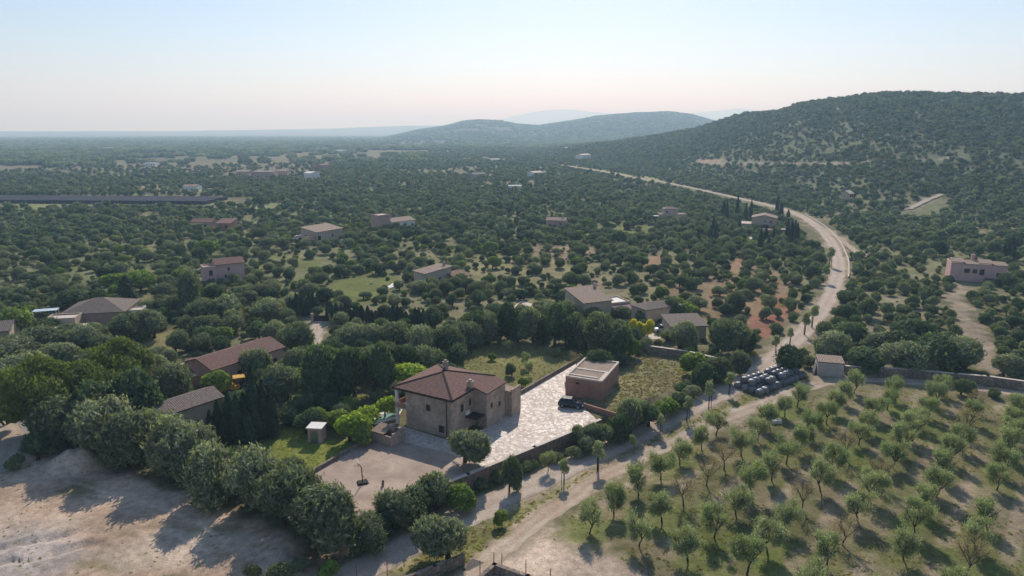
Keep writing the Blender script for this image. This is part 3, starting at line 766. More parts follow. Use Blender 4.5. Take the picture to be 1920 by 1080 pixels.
# left bungalow group
r_, L_, q_ = house('bungalow', 'sprawling bungalow with brown tiled hip roof among olives at the left', 'house', (112, 590), (232, 584), 3.6, 12, 'hip', 2.2, 'pink', 'greytile', 'the left bungalow', wins=((.86, .8, 1, 1.3),))
block(r_, -1.5, -4.5, L_ * .46, 4.48, 3.5, 'flat', 0, 'plaster', 'pale')
mb = MB(); mb.box(.5, 7.5, -8.2, -4.6, 2.3, 2.42); mb.box(.6, .75, -8.1, -7.95, -.2, 2.3); mb.box(7.2, 7.35, -8.1, -7.95, -.2, 2.3); mb.build('porch_roof', 'pale', r_)
block(r_, L_ - .2, 2.5, 3.2, 4, 2.9, 'flat', 0, 'pale', 'pale')
BUILT.append((*at(150, 600), 9))
A_ = at(62, 603); r_ = thing('pergola', 'pale blue covered pergola beside the left bungalow', 'pergola', (*A_, 0), .35)
mb = MB(); mb.box(0, 5.2, 0, 2.6, 2.3, 2.4); mb.build('cover', 'palecover', r_)
for x in (.1, 4.9):
    for y in (.1, 2.4): mb = MB(); mb.box(x, x + .12, y, y + .12, -.2, 2.3); mb.build('post', 'white', r_)
house('edge_cottage', 'brown roofed cottage cut by the left picture edge', 'house', (-45, 626), (17, 620), 2.8, 8, 'gable_x', 1.3, 'plaster', 'greytile')
# two storey pink house
r_, L_, q_ = house('two_storey_house', 'tall two storey pinkish house with small windows among the left woods', 'house', (404, 497), (457, 492), 5.8, 7.5, 'gable_x', 1.2, 'rose', 'tile', 'the two storey pink house', wins=((.45, 3.8, .7, .9, 'shutter', 'rose'), (.32, 1.7, .7, .9, 'shutter', 'rose'), (.75, .7, 1.3, 1.4, 'shutter', 'rose')))
block(r_, -3.6, -.8, 3.59, 5, 5.3, 'flat', 0, 'rose', 'gravelroof'); window(r_, -1.6, -.805, 2.9, 1.0, 1.6, 'f', 'shutter', 'rose'); window(r_, -1.6, -.805, .1, 1.6, 1.8, 'f', 'shutter', 'rose')
r_, L_, q_ = house('brown_house', 'long brown roofed house left of the white bungalow, grey cars beside it', 'house', (593, 436), (642, 428), 4.5, 9, 'shed', 1.4, 'plaster', 'paletile', 'the long brown roofed house', wins=((.1, 1.2, 1.6, 1.8), (.6, 1.8, 1, 1)))
block(r_, -4.2, 1, 4.19, 5, 3, 'flat', 0, 'rose', 'gravelroof')
r_, L_, q_ = house('white_bungalow', 'white walled bungalow with pale tile roof and square pink tower', 'house', (735, 417), (778, 412), 3.6, 9, 'gable_x', 1.3, 'white', 'paletile', 'the white bungalow', wins=((.2, .6, 1.8, 1.9), (.55, .6, 1.8, 1.9), (.88, 1, 1, 1)))
block(r_, -6.7, 1, 6.6, 6, 7.0, 'flat', 0, 'pink', 'pale')
r_, L_, q_ = house('shed_roof_house', 'stone house with sloping pale roof and tiled side porch in the meadow', 'house', (797, 514), (846, 506), 3.8, 6, 'shedx', 1.0, 'plaster', 'paletile', 'the meadow house', wins=((.08, 1, .9, 1.5), (.55, 1.5, .6, .8)), chim=(.95, .5, 1.0))
mb = MB(); roof_faces(mb, 'shed', 6, 6, 2.3, .6, .2); o = mb.build('porch_roof', 'tile', r_); o.location = (L_ - 1.5, -4.5, 0)
for x in (L_ - 1.3, L_ + 1.4, L_ + 4.1): mb = MB(); mb.box(x, x + .25, -4.4, -4.15, -.3, 2.3); mb.build('porch_post', 'plaster', r_)
mb = MB(); mb.box(-2.5, L_ - 3, -3.6, -3.3, -.3, 1.6); mb.box(-2.8, -2.5, -3.6, 0, -.3, 1.6); mb.build('yard_wall', 'plaster', r_)
# farmhouse with pale roofs behind the garage
r_, L_, q_ = house('farmhouse', 'farmhouse with pale tiled roofs and plum awning behind the yellow trees', 'house', (1095, 569), (1147, 563), 4.3, 9.5, 'shed', 1.6, 'plaster', 'paletile', 'the pale roofed farmhouse', chim=(1.02, .9, .8))
block(r_, L_ + .02, 1.2, 6.2, 6, 2.9, 'flat', 0, 'plaster', 'white')
mb = MB(); mb.face([(L_ + .3, 1.15, 2.75), (L_ + .3, -2.2, 2.1), (L_ + 6, -2.2, 2.1), (L_ + 6, 1.15, 2.75)][::-1]); mb.face([(L_ + .3, 1.15, 2.7), (L_ + .3, -2.2, 2.05), (L_ + 6, -2.2, 2.05), (L_ + 6, 1.15, 2.7)]); mb.build('awning', 'awning', r_)
A2, L2, a2 = front((1184, 572), (1212, 582), 3.9)
e_ = link('east_wing', None, r_); dv = A2 - np.array(r_.location[:2]); ra = r_.rotation_euler[2]
e_.location = (cos(ra) * dv[0] + sin(ra) * dv[1], -sin(ra) * dv[0] + cos(ra) * dv[1], 0); e_.rotation_euler = (0, 0, a2 - ra)
g_ = wall_mesh('box', L2, 11, 3.9, 0).build('wall', 'plaster', e_); mb = MB(); roof_faces(mb, 'hip', L2, 11, 3.9, .9, .3); mb.build('roof', 'greytile', e_)
mb = MB(); mb.box(1.7, 2.9, -.05, .01, -.1, 2.1); mb.build('door', 'blue', e_); BUILT.append((*(A2 + np.array((3, 5))), 8))
house('open_shed', 'low dry stone shed with sloping tiled roof beside the parked cars', 'shed', (1259, 613), (1325, 611), 2.9, 6.5, 'shed', .9, 'plaster', 'greytile', 'the low stone shed')
house('arched_house', 'small pinkish house with a row of dark openings near the middle wood', 'house', (1024, 413), (1060, 414), 4.8, 7, 'gable_x', 1.0, 'pink', 'paletile', 'the small pinkish house', wins=((.2, .5, 1.2, 2.4, 'shutter', 'pink'), (.45, .5, 1.2, 2.4, 'shutter', 'pink'), (.75, 2.8, .8, 1.0, 'shutter', 'pink')), chim=(.8, .5, .9))
r_, L_, q_ = house('terraced_house', 'grey stone house with raised upper block left of the tall cypresses', 'house', (1238, 403), (1288, 403), 3.2, 8, 'flat', 0, 'plaster', 'gravelroof', 'the raised block house', wins=((.75, .9, 1.2, 1.4),))
block(r_, 2.2, 1.2, 7, 5.5, 6.0, 'hip', .9, 'rose', 'greytile'); window(r_, 3.6, 1.19, 4, .9, 1.2, 'f')
mb = MB(); mb.box(-4, -.5, .5, 3, 2.5, 2.62); [mb.box(x, x + .15, .6, .75, -.2, 2.5) for x in (-3.9, -.8)]; mb.build('canopy', 'white', r_)
r_, L_, q_ = house('cypress_house', 'pale gabled house ringed by tall cypresses at the road bend', 'house', (1410, 408), (1456, 410), 5.6, 10, 'gable_y', 1.3, 'plaster', 'paletile', 'the cypress ringed house', wins=((.55, 3.6, .8, .9), (.78, 3.2, 1.1, 1.2)))
mb = MB(); mb.box(1, L_ - 2, -3, -.01, 2.2, 2.35); [mb.box(x, x + .2, -2.9, -2.7, -.3, 2.2) for x in (1.2, 5, L_ - 2.4)]; mb.build('porch_roof', 'terracotta', r_)
mb = MB(); roof_faces(mb, 'shed', 4, 4, 2.6, .5, .2); o = mb.build('side_roof', 'pale', r_); o.location = (-4.4, 0, 0); mb = MB(); mb.box(-4.3, -.4, .1, 3.9, -.3, 2.6); mb.build('side_wall', 'plaster', r_)
A_ = gp(1455, 441); r_ = thing('pergola', 'long white topped pergola right of the blue pool', 'pergola', (*A_, 0), 0)
mb = MB(); mb.box(0, 5.5, 0, 2.5, 2.5, 2.6); mb.build('cover', 'pale', r_); 
for x in (.1, 2.7, 5.2):
    for y in (.1, 2.2): mb = MB(); mb.box(x, x + .15, y, y + .15, -.2, 2.5); mb.build('post', 'pink', r_)
# rose house on the right
r_, L_, q_ = house('rose_house', 'long rose plastered house with stepped tile roofs at the right edge', 'house', (1784, 495), (1889, 502), 5.0, 8.5, 'flat', 0, 'rose', 'gravelroof', 'the rose house', wins=((.3, 2.6, 1.5, 1.3, 'shutter', 'rose'), (.44, 2.6, 1.2, 1.3, 'shutter', 'rose'), (.57, 2.2, 1.2, 1.8, 'shutter', 'rose'), (.87, 2.0, 1.2, 1.2, 'shutter', 'rose')))
for x, ww, z, rs in ((0, .23, 5.36, .5), (.235, .27, 4.9, .35), (.51, .23, 5.36, .55), (.745, .255, 5.0, .45)):
    mb = MB(); roof_faces(mb, 'shed', ww * L_, 4.2, z + .37, rs, .15); o = mb.build('tile_roof', 'paletile', r_); o.location = (x * L_, -.05, 0)
chimney(r_, L_ * .44, 5.5, 5.2, 7.3, .9, 'rose')
mb = MB(); mb.box(L_ * .62, L_ + .3, -4.5, -.02, -1, 1.2); mb.build('terrace', 'rubble', r_)
mb = MB(); mb.box(L_ * .64, L_ * .8, -1.8, -.02, 1.2, 1.35); mb.build('ledge', 'shutter', r_)
house('utility_shed', 'small square grey plaster shed with tile roof at the stone wall end', 'shed', (1535, 679), (1583, 683), 2.6, 3.6, 'shed', .25, 'greyplaster', 'paletile', 'the small utility shed', oh=.12)
A_ = gp(1527, 702); r_ = thing('rubble_stub', 'short whitish wall stub left of the small utility shed', 'wall', (*A_, 0), 1.0)
mb = MB(); mb.prism([(0, -.3), (3, -.3), (3, 2.0), (2, 1.9), (0, .6)], 0, .4); mb.build('stub', 'pale', r_)
r_, L_, q_ = house('outhouse', 'tiny pinkish outhouse with white slab roof on the grass', 'outhouse', (576, 803), (602, 804), 2.3, 1.9, 'box', 0, 'rose', 'white', 'the tiny outhouse')
bpy.data.objects.remove(q_); mb = MB(); mb.box(-.15, L_ + .15, -.2, 2.05, 2.3, 2.42); mb.build('roof', 'white', r_); mb = MB(); mb.box(L_ * .2, L_ * .75, -.04, .01, 0, 1.9); mb.build('door', 'metal', r_)
A_, L_, a_ = front((696, 808), (722, 816), 1.6); r_ = thing('outdoor_kitchen', 'low stone barbecue hut with small tiled top at the court corner', 'barbecue', (*A_, 0), a_)
mb = MB(); mb.box(0, 4.0, 0, .3, -.3, 1.5); mb.box(0, .3, .3, 3, -.3, 1.5); mb.box(3.7, 4, .3, 3, -.3, 1.9); mb.box(.3, 3.7, 2.7, 3, -.3, 1.6); mb.build('wall', 'villa', r_)
mb = MB(); roof_faces(mb, 'shed', 2.4, 2.2, 1.55, .4, .1); mb.build('roof', 'paletile', r_); mb = MB(); mb.box(2.2, 2.8, 1.5, 2.1, 1.5, 2.6); mb.build('chimney', 'villa', r_)
# far houses
FAR = [((953, 349), (978, 349), 3.2, 9, 'flat', 'white', 'white', 'low flat roofed white house standing alone in the middle wood'),
       ((342, 350), (367, 350), 4, 10, 'gable_x', 'white', 'paletile', 'white farmhouse beyond the dark netting on the left plain'),
       ((357, 417), (396, 417), 3.2, 8, 'gable_x', 'pink', 'tile', 'low red roofed house left of a darker red one in the left middle'),
       ((404, 419), (432, 419), 3, 8, 'shed', 'terracotta', 'tile', 'dark red cottage beside the low red roofed house'),
       ((470, 322), (512, 322), 7, 14, 'flat', 'pink', 'pale', 'longest pinkish block of the far hamlet on the plain'),
       ((442, 322), (466, 322), 5, 12, 'gable_x', 'pink', 'paletile', 'leftmost house of the far hamlet on the plain'),
       ((516, 321), (538, 321), 6, 12, 'gable_x', 'rose', 'paletile', 'third house from the left in the far hamlet'),
       ((583, 325), (599, 324), 7, 10, 'gable_y', 'white', 'white', 'bright white gabled house right of the far hamlet'),
       ((604, 310), (620, 309), 6, 12, 'gable_x', 'terracotta', 'tile', 'orange house behind the bright white gabled house'),
       ((1225, 276), (1242, 276), 4, 12, 'flat', 'white', 'pale', 'largest white house on the near hill shoulder'),
       ((1092, 291), (1108, 290), 4, 10, 'gable_x', 'white', 'pale', 'white house above the pale green field strip'),
       ((1062, 278), (1076, 276), 4, 10, 'gable_x', 'white', 'pale', 'leftmost small white house on the hill shoulder'),
       ((1196, 256), (1206, 255), 3.5, 9, 'gable_x', 'white', 'pale', 'highest small white house on the hill shoulder'),
       ((1160, 262), (1172, 262), 3.5, 9, 'flat', 'plaster', 'pale', 'small beige house between two white ones on the hill shoulder'),
       ((1000, 324), (1018, 323), 4, 9, 'gable_x', 'white', 'pale', 'white house at the near end of the green field strip'),
       ((920, 299), (936, 299), 4, 9, 'gable_x', 'white', 'pale', 'solitary white house in the dark wood left of the hill'),
       ((888, 327), (912, 326), 4, 9, 'gable_x', 'plaster', 'greytile', 'brown house half hidden in the middle wood'),
       ((638, 282), (650, 281), 5, 14, 'flat', 'white', 'white', 'far white farm on the plain right of the hamlet'),
       ((268, 306), (290, 306), 4, 12, 'flat', 'white', 'white', 'low white greenhouse row on the far left plain'),
       ((192, 277), (204, 277), 6, 20, 'flat', 'white', 'white', 'farthest white building on the left plain'),
       ((1593, 363), (1601, 362.5), 2.6, 5, 'gable_x', 'plaster', 'pale', 'pale house half hidden at the foot of the right hill'),
       ((1436, 432), (1450, 432), 2.4, 4, 'flat', 'pink', 'pale', 'small pink pool house behind the blue pool')]
for k, (pa, pb, z, D, kind, wm, rm, lab) in enumerate(FAR):
    house('far_house' if k else 'white_house', lab, 'house', pa, pb, z, D, kind, 1.2, wm, rm, wins=((.3, z * .3, 1.2, 1.3, 'shutter', wm), (.7, z * .3, 1.2, 1.3, 'shutter', wm)), oh=.3)
# dark netting field on the plain
A_ = gp(-60, 381); B_ = gp(388, 384)
r_ = thing('shade_netting', 'long dark shade netting house stretching across the left plain', 'netting', (*A_, 0), math.atan2(B_[1] - A_[1], B_[0] - A_[0])); L_ = math.hypot(B_[0] - A_[0], B_[1] - A_[1])
mb = MB()
for k in range(36):
    x0 = L_ * k / 36; x1 = L_ * (k + 1) / 36 - 1.2
    mb.face([(x0, 0, 2.2), (x1, 0, 2.2), (x1, 30, 2.4), (x0, 30, 2.4)]); mb.face([(x0, -.01, 0), (x1, -.01, 0), (x1, -.01, 2.2), (x0, -.01, 2.2)]); mb.face([(x0, 30, 0), (x0, 30, 2.4), (x1, 30, 2.4), (x1, 30, 0)]); mb.face([(x1, 0, 0), (x1, 30, 0), (x1, 30, 2.4), (x1, 0, 2.2)])
mb.build('net', 'darkpanel', r_)
mb = MB()
for k in range(13): mb.box(L_ * k / 12 - .3, L_ * k / 12 - .15, -.2, -.05, -.5, 2.3)
mb.build('posts', 'bark', r_)
for f in np.linspace(.02, .98, 16):
    for g in (5, 25):
        q = (A_[0] + (B_[0] - A_[0]) * f - (B_[1] - A_[1]) / L_ * g, A_[1] + (B_[1] - A_[1]) * f + (B_[0] - A_[0]) / L_ * g); BUILT.append((*q, 26))

# ------------------------------------------------------------------ walls
def wallrun(name, label, pts, z0, z1, th, m, cap=None, pxs=True, land=None):
    p = [at(*q) for q in pts] if pxs else pts
    r = thing(name, label, 'wall', (p[0][0], p[0][1], 0))
    mb = MB(); cp = MB()
    for (a, b) in zip(p[:-1], p[1:]):
        a = Vector((a[0] - p[0][0], a[1] - p[0][1], z0)); b = Vector((b[0] - p[0][0], b[1] - p[0][1], z0)); d = (b - a).normalized() * th * .5
        mb.bar(a - d, b + d * .96, th, z1 - z0)
        if cap: cp.bar(a - d * 1.1 + Vector((0, 0, z1 - z0 + .003)), b + d + Vector((0, 0, z1 - z0 + .003)), th + .08, .07)
    mb.build('stonework', m, r)
    if cap: cp.build('coping', cap, r)
    return r
wo = Vector((WN[0], WN[1])) * .25
tw = [tuple(Vector(at(*q)) + wo) for q in ((655, 983), (760, 939), (876, 892), (1000, 841), (1122, 790))]
wallrun('retaining_wall', 'long reddish stone retaining wall holding up the terrace above the road', tw, -2.6, .35, .5, 'redrubble', 'pale', False)
wallrun('court_wall', 'low pale topped wall along the left edge of the concrete court', ((585, 888), (691, 826)), -.3, .5, .25, 'rubble', 'rubble')
wallrun('garden_wall', 'low dark wall between the paved terrace and the meadow', ((978, 738), (1090, 673)), -.3, .6, .25, 'rubble', 'rubble')
wallrun('parking_wall', 'short terracotta wall beside the parked dark car', ((1093, 764), (1160, 785)), -.3, .75, .2, 'terracotta', 'terracotta')
wallrun('field_wall', 'dark dry stone wall behind the garage lawn below the parked cars', ((1200, 660), (1290, 673), (1360, 690)), -.3, 1.6, .5, 'rubble', 'pale')
wallrun('orchard_wall', 'long grey stone wall along the far side of the almond orchard', ((1586, 702), (1700, 708), (1790, 717), (1850, 722), (1990, 742)), -.3, 1.7, .55, 'rubble', 'pale')
wallrun('lane_wall', 'low stone wall leading to the rusty trailer by the small barn', ((225, 738), (282, 720)), -.2, .7, .4, 'pale', 'pale')
wallrun('pool_wall', 'white wall right of the long brown roofed house', ((640, 458), (672, 452)), -.2, 1.8, .3, 'white', 'white')
wallrun('meadow_wall', 'low dry stone wall across the middle meadows', ((685, 482), (740, 484)), -.2, 1.2, .5, 'rubble', None)
fw = [at(*q) for q in ((690, 1108), (815, 1060), (868, 1038))]
wallrun('entrance_wall', 'low wall left of the cattle grid at the bottom edge', fw, -2.2, -.1, .3, 'rubble', 'rubble', False)
fw = [at(*q) for q in ((900, 1090), (927, 1066), (990, 1088), (1080, 1130))]
wallrun('gate_wall', 'dark stone wall right of the cattle grid with a raised corner', fw, -2.2, .5, .4, 'rubble', 'rubble', False)
A_ = at(868, 1050); r_ = thing('cattle_grid', 'steel cattle grid between the two walls at the bottom edge', 'cattle grid', (*A_, Hs(*A_) + .08), rad(-28))
mb = MB()
for k in range(11): mb.box(0, 3.0, k * .19, k * .19 + .08, 0, .09)
mb.box(0, .1, -.05, 2.05, -.04, -.005); mb.box(2.9, 3, -.05, 2.05, -.04, -.005); mb.build('bars', 'darksteel', r_)
# road guard wall on the bend
gw = resample(ROAD, 1.0); k0 = int(np.argmin(np.hypot(*(gw - np.array(gp(1575, 520))).T))); k1 = int(np.argmin(np.hypot(*(gw - np.array(gp(1500, 404))).T)))
seg = gw[k0:k1:6]; dd = np.gradient(seg, axis=0); dd /= np.hypot(*dd.T)[:, None]; seg = seg + np.stack([dd[:, 1], -dd[:, 0]], 1) * 3.2
wallrun('bend_wall', 'low pale kerb wall along the outside of the road bend', [tuple(q) for q in seg], -.4, .6, .4, 'pale', None, False)

# entry gate and piers left of the cypress hedge
A_ = at(583, 604); r_ = thing('entry_gate', 'pinkish gateway with low wall at the end of the pale driveway', 'gate', (*A_, 0), .1)
mb = MB(); mb.box(0, .6, 0, .6, -.2, 2.1); mb.build('pier', 'pink', r_); mb = MB(); mb.box(4.2, 4.8, 0, .6, -.2, 2.1); mb.build('pier', 'pink', r_)
mb = MB(); mb.box(.62, 4.18, .22, .32, .1, 1.5); [mb.box(x, x + .06, .18, .36, .0, 1.7) for x in np.arange(.7, 4.1, .4)]; mb.build('leaf', 'shutter', r_)

# pools
def pool(label, px, m, edge='white'):
    p = [at(*q) for q in px]; c = np.mean(p, 0)
    r = thing('swimming_pool', label, 'pool', (*c, 0))
    mb = MB(); mb.face([(q[0] - c[0], q[1] - c[1], .06) for q in p]); o = mb.build('water', m, r)
    if o.data.polygons[0].normal.z < 0: o.data.flip_normals()
    e = MB()
    for a, b in zip(p, p[1:] + p[:1]):
        a = Vector((a[0] - c[0], a[1] - c[1], -.1)); b = Vector((b[0] - c[0], b[1] - c[1], -.1)); e.bar(a, b, .9, .26)
    e.build('edge', edge, r); BUILT.append((*c, 6))
pool('bright blue pool below the cypress ringed house', ((1404, 454), (1426, 455), (1430, 447), (1408, 445)), 'water')
pool('pale edged pool left of the meadow house', ((722, 543), (744, 535), (756, 528), (742, 530)), 'palewater')
pool('pale green pool beside the villa porch', ((700, 795), (742, 783), (750, 768), (712, 778)), 'palewater')
sheet('parking_apron', [at(*q) for q in ((1180, 640), (1240, 635), (1225, 612), (1205, 610), (1185, 622))], .05, 'pale')
sheet('house_patio', [at(*q) for q in ((955, 580), (985, 590), (998, 570), (978, 564))], .05, 'pale')

# ------------------------------------------------------------------ vehicles
def wheel(parent, x, y, r, wd):
    o = link('wheel', None, parent); o.location = (x, y, r)
    mb = MB(); mb.disc((0, 0, 0), (0, 1, 0), r, wd, 14); mb.build('tyre', 'rubber', o)
    mb = MB(); mb.disc((0, 0, 0), (0, 1, 0), r * .6, wd + .03, 10); mb.build('rim', 'metal', o)
def car(label, x, y, z, rz, paint, group=None):
    r = thing('parked_car', label, 'car', (x, y, z), rz, group)
    W = 1.78
    def loft(sections, name, m):
        mb = MB()
        # sections: list of (x, z_bottom, z_top, half width bottom, half width top)
        ring = [[(a, -wb, zb), (a, -wb * 1.0, (zb + zt) / 2), (a, -wt, zt), (a, wt, zt), (a, wb, (zb + zt) / 2), (a, wb, zb)] for a, zb, zt, wb, wt in sections]
        for p, q in zip(ring[:-1], ring[1:]):
            for i in range(6): mb.face([p[i], p[(i + 1) % 6], q[(i + 1) % 6], q[i]][::-1], smooth=True)
        mb.face(ring[0]); mb.face(ring[-1][::-1])
        return mb.build(name, m, r)
    loft([(-2.15, .45, .7, .74, .68), (-2.05, .3, .98, .86, .76), (-1.4, .25, 1.05, .9, .8), (.6, .25, 1.02, .9, .8), (1.5, .26, .95, .88, .74), (2.0, .32, .78, .8, .66), (2.15, .42, .62, .66, .6)], 'body', paint)
    loft([(-1.95, 1.0, 1.04, .74, .72), (-1.5, 1.02, 1.5, .76, .6), (.15, 1.0, 1.52, .76, .6), (.95, .97, 1.0, .74, .7)], 'window', 'glass')
    mb = MB(); mb.prism([(-1.55, 1.5), (.2, 1.53), (.1, 1.6), (-1.4, 1.58)], -.6, .6); mb.build('roof', paint, r)
    for sx in (-1.35, 1.35):
        for sy in (-.82, .82): wheel(r, sx, sy, .34, .22)
    for sy in (-.58, .58):
        mb = MB(); mb.box(2.0, 2.12, sy - .18, sy + .18, .58, .72); mb.build('headlight', 'white', r)
    return r
cx, cy = at(1071, 763); car('dark car parked on the paved terrace in front of the garage', cx, cy, .05, rad(-18), 'carpaint'); BUILT.append((cx, cy, 4))
cx, cy = at(1240, 622); car('white car with its bonnet out from behind the low shed', cx, cy, .05, rad(200), 'whitecar', 'cars by the low stone shed')
cx, cy = at(1240, 611); car('dark car behind the white car by the low shed', cx, cy, .05, rad(190), 'carpaint', 'cars by the low stone shed')
cx, cy = at(1255, 606); car('second dark car tucked farthest behind the low shed', cx, cy, .05, rad(185), 'carpaint', 'cars by the low stone shed')
for px, py, pt, lb in ((560, 449, 'whitecar', 'leftmost pale car beside the long brown roofed house'), (568, 446, 'carpaint', 'dark car between pale cars beside the brown roofed house'), (501, 446, 'whitecar', 'white van-like car far left of the brown roofed house'), (524, 449, 'whitecar', 'white car on the grass left of the brown roofed house')):
    cx, cy = at(px, py); car(lb, cx, cy, 0, rad(20), pt, 'cars near the brown roofed house')
def digger():
    x, y = at(447, 735)
    r = thing('backhoe_digger', 'yellow wheeled digger with canopy roof in front of the long pink barn', 'digger', (x, y, 0), rad(205)); BUILT.append((x, y, 4))
    mb = MB(); mb.prism([(-1.6, .8), (2.2, .8), (2.3, 1.2), (2.1, 1.6), (.6, 1.75), (.5, 1.3), (-1.6, 1.3)], -.55, .55); mb.build('body', 'yellowpaint', r)
    mb = MB(); mb.prism([(-1.3, 2.75), (.8, 2.75), (.7, 2.92), (-1.2, 2.92)], -.95, .95); mb.build('cab_roof', 'yellowpaint', r)
    mb = MB(); [mb.box(px, px + .09, py, py + .09, 1.3, 2.75) for px in (-1.15, .6) for py in (-.8, .71)]; mb.build('cab_frame', 'rubber', r)
    mb = MB(); mb.box(-.9, -.3, -.3, .3, 1.3, 1.75); mb.box(-.95, -.8, -.3, .3, 1.75, 2.3); mb.build('seat', 'rubber', r)
    for sx, rr in ((-.95, .75), (1.6, .5)):
        for sy in (-.85, .85): wheel(r, sx, sy, rr, .42)
    mb = MB()
    for sy in (-.75, .75): mb.bar((.5, sy, 1.7), (2.6, sy, .9), .14, .24); mb.bar((2.5, sy, .9), (3.3, sy, .4), .14, .2)
    mb.build('loader_arm', 'yellowpaint', r)
    mb = MB(); mb.prism([(3.2, .15), (4.0, .1), (4.05, .2), (3.45, .5), (3.5, .95), (3.3, .95)], -1.05, 1.05); mb.build('bucket', 'metal', r)
    mb = MB(); mb.bar((-1.6, 0, 1.1), (-2.6, 0, 2.6), .2, .3); mb.bar((-2.6, 0, 2.6), (-3.3, 0, 1.3), .18, .26); mb.build('backhoe_arm', 'rust', r)
    mb = MB(); mb.prism([(-3.5, 1.3), (-3.1, 1.3), (-3.0, .8), (-3.6, .75)], -.35, .35); mb.build('backhoe_bucket', 'metal', r)
digger()
x, y = at(247, 742); r_ = thing('farm_trailer', 'rusty red tipping trailer at the end of the low lane wall', 'trailer', (x, y, 0), rad(-20)); BUILT.append((x, y, 3))
mb = MB(); mb.box(-1.7, 1.7, -.9, -.84, .75, 1.35); mb.box(-1.7, 1.7, .84, .9, .75, 1.35); mb.box(-1.7, -1.64, -.84, .84, .75, 1.35); mb.box(1.64, 1.7, -.84, .84, .75, 1.35); mb.box(-1.64, 1.64, -.84, .84, .7, .78); mb.build('bed', 'rust', r_)
mb = MB(); mb.bar((1.7, -.4, .6), (2.9, 0, .5), .1, .1); mb.bar((1.7, .4, .6), (2.9, 0, .5), .1, .1); mb.build('drawbar', 'rust', r_)
wheel(r_, -.3, -.98, .42, .2); wheel(r_, -.3, .98, .42, .2)

# ------------------------------------------------------------------ court furniture
x, y = at(680, 906); r_ = thing('basketball_hoop', 'portable basketball hoop standing on the concrete court', 'basketball hoop', (x, y, .03), rad(200))
mb = MB(); mb.prism([(-.75, 0), (.75, 0), (.55, .22), (-.55, .22)], -.5, .5); mb.build('base', 'rubber', r_)
mb = MB(); mb.tube([(0, 0, .2), (.05, 0, 2.2), (.35, 0, 2.75)], [.07, .06, .05], 8); mb.bar((-.5, 0, .2), (0, 0, 1.1), .05, .05); mb.build('pole', 'bark', r_)
mb = MB(); mb.box(.42, .47, -.5, .5, 2.5, 3.15); mb.build('backboard', 'white', r_)
mb = MB(); mb.tube([(.47 + .24 + .22 * cos(a), .22 * sin(a), 2.6) for a in np.linspace(0, 2 * pi, 13)], [.02] * 13, 5, False); mb.build('rim', 'rust', r_)
x, y = at(718, 911); r_ = thing('flower_pot', 'small dark pot standing alone on the concrete court', 'pot', (x, y, .03))
mb = MB(); mb.tube([(0, 0, 0), (0, 0, .35), (0, 0, .4)], [.15, .22, .2], 10); mb.build('pot', 'terracotta', r_); mb = MB(); mb.tube([(0, 0, .4), (.05, 0, .65), (0, .05, .8)], [.1, .18, .03], 6); mb.build('plant', 'carob', r_)
x, y = at(853, 874); r_ = thing('garden_chair', 'small white garden chair in the shade at the court edge', 'chair', (x, y, .05), rad(40))
mb = MB(); mb.box(-.25, .25, -.25, .25, .42, .46); mb.build('seat', 'white', r_); mb = MB(); mb.prism([(-.27, .46), (-.22, .46), (-.34, .95), (-.39, .95)], -.25, .25); mb.build('backrest', 'white', r_)
for a in (-.22, .19):
    for b in (-.22, .19): mb = MB(); mb.box(a, a + .04, b, b + .04, 0, .42); mb.build('leg', 'white', r_)
x, y = gp(1455, 793); r_ = thing('water_trough', 'small white bathtub trough between the orchard trees by the track', 'trough', (x, y, Hs(x, y)), .2)
mb = MB(); mb.box(-.8, .8, -.4, -.33, 0, .55); mb.box(-.8, .8, .33, .4, 0, .55); mb.box(-.8, -.73, -.33, .33, 0, .55); mb.box(.73, .8, -.33, .33, 0, .55); mb.box(-.73, .73, -.33, .33, 0, .2); mb.build('tub', 'white', r_)
# posts
posts = [(668, 1062, 'leftmost thin post on the wall left of the cattle grid'), (725, 1050, 'thin post behind the big roadside olive near the bottom'), (900, 1068, 'thin post at the right end of the cattle grid'), (926, 1052, 'tallest dark post on the raised wall corner'), (941, 1056, 'thin post just right of the raised wall corner'), (986, 1075, 'rightmost thin post on the dark gate wall'), (1032, 1096, 'post at the bottom edge beside the tree shadow')]
pm = MB(); pm.tube([(0, 0, -.5), (0, 0, 1.55)], [.05, .045], 6); pm0 = None
for px, py, lb in posts:
    x, y = at(px, py)
    if pm0 is None: pm0 = pm.build('fence_post', 'rust', None).data; o = bpy.data.objects['fence_post']
    else: o = link('fence_post', pm0)
    o.location = (x, y, Hs(x, y) + .3); tag(o, lb, 'post', 'fence posts near the cattle grid')
x, y = at(884, 664); o = MB(); o.tube([(0, 0, 0), (.15, 0, 2.6), (.1, 0, 4.2)], [.12, .1, .07], 7); o = o.build('dead_trunk', 'bark'); o.location = (x, y, 0); tag(o, 'leaning dark pole in the meadow behind the villa', 'pole')
for px, py, h, lb in ((531, 262, 30, 'thin mast on the left plain'), (1031, 232, 24, 'left mast on the far blue ridge'), (1100, 222, 26, 'right mast on the far blue ridge')):
    x, y = gp(px, py) if px < 900 else tuple(np.array((math.tan(math.atan((px - 960) / 1314)), 1)) * 3880)
    mb = MB(); mb.tube([(0, 0, -2), (0, 0, h * .7), (0, 0, h)], [.8, .5, .2], 5)
    for k in range(3): mb.bar((-1.5, 0, h * (.6 + .13 * k)), (1.5, 0, h * (.6 + .13 * k)), .3, .3)
    o = mb.build('radio_mast', 'metal'); o.location = (x, y, Hs(x, y)); tag(o, lb, 'mast')

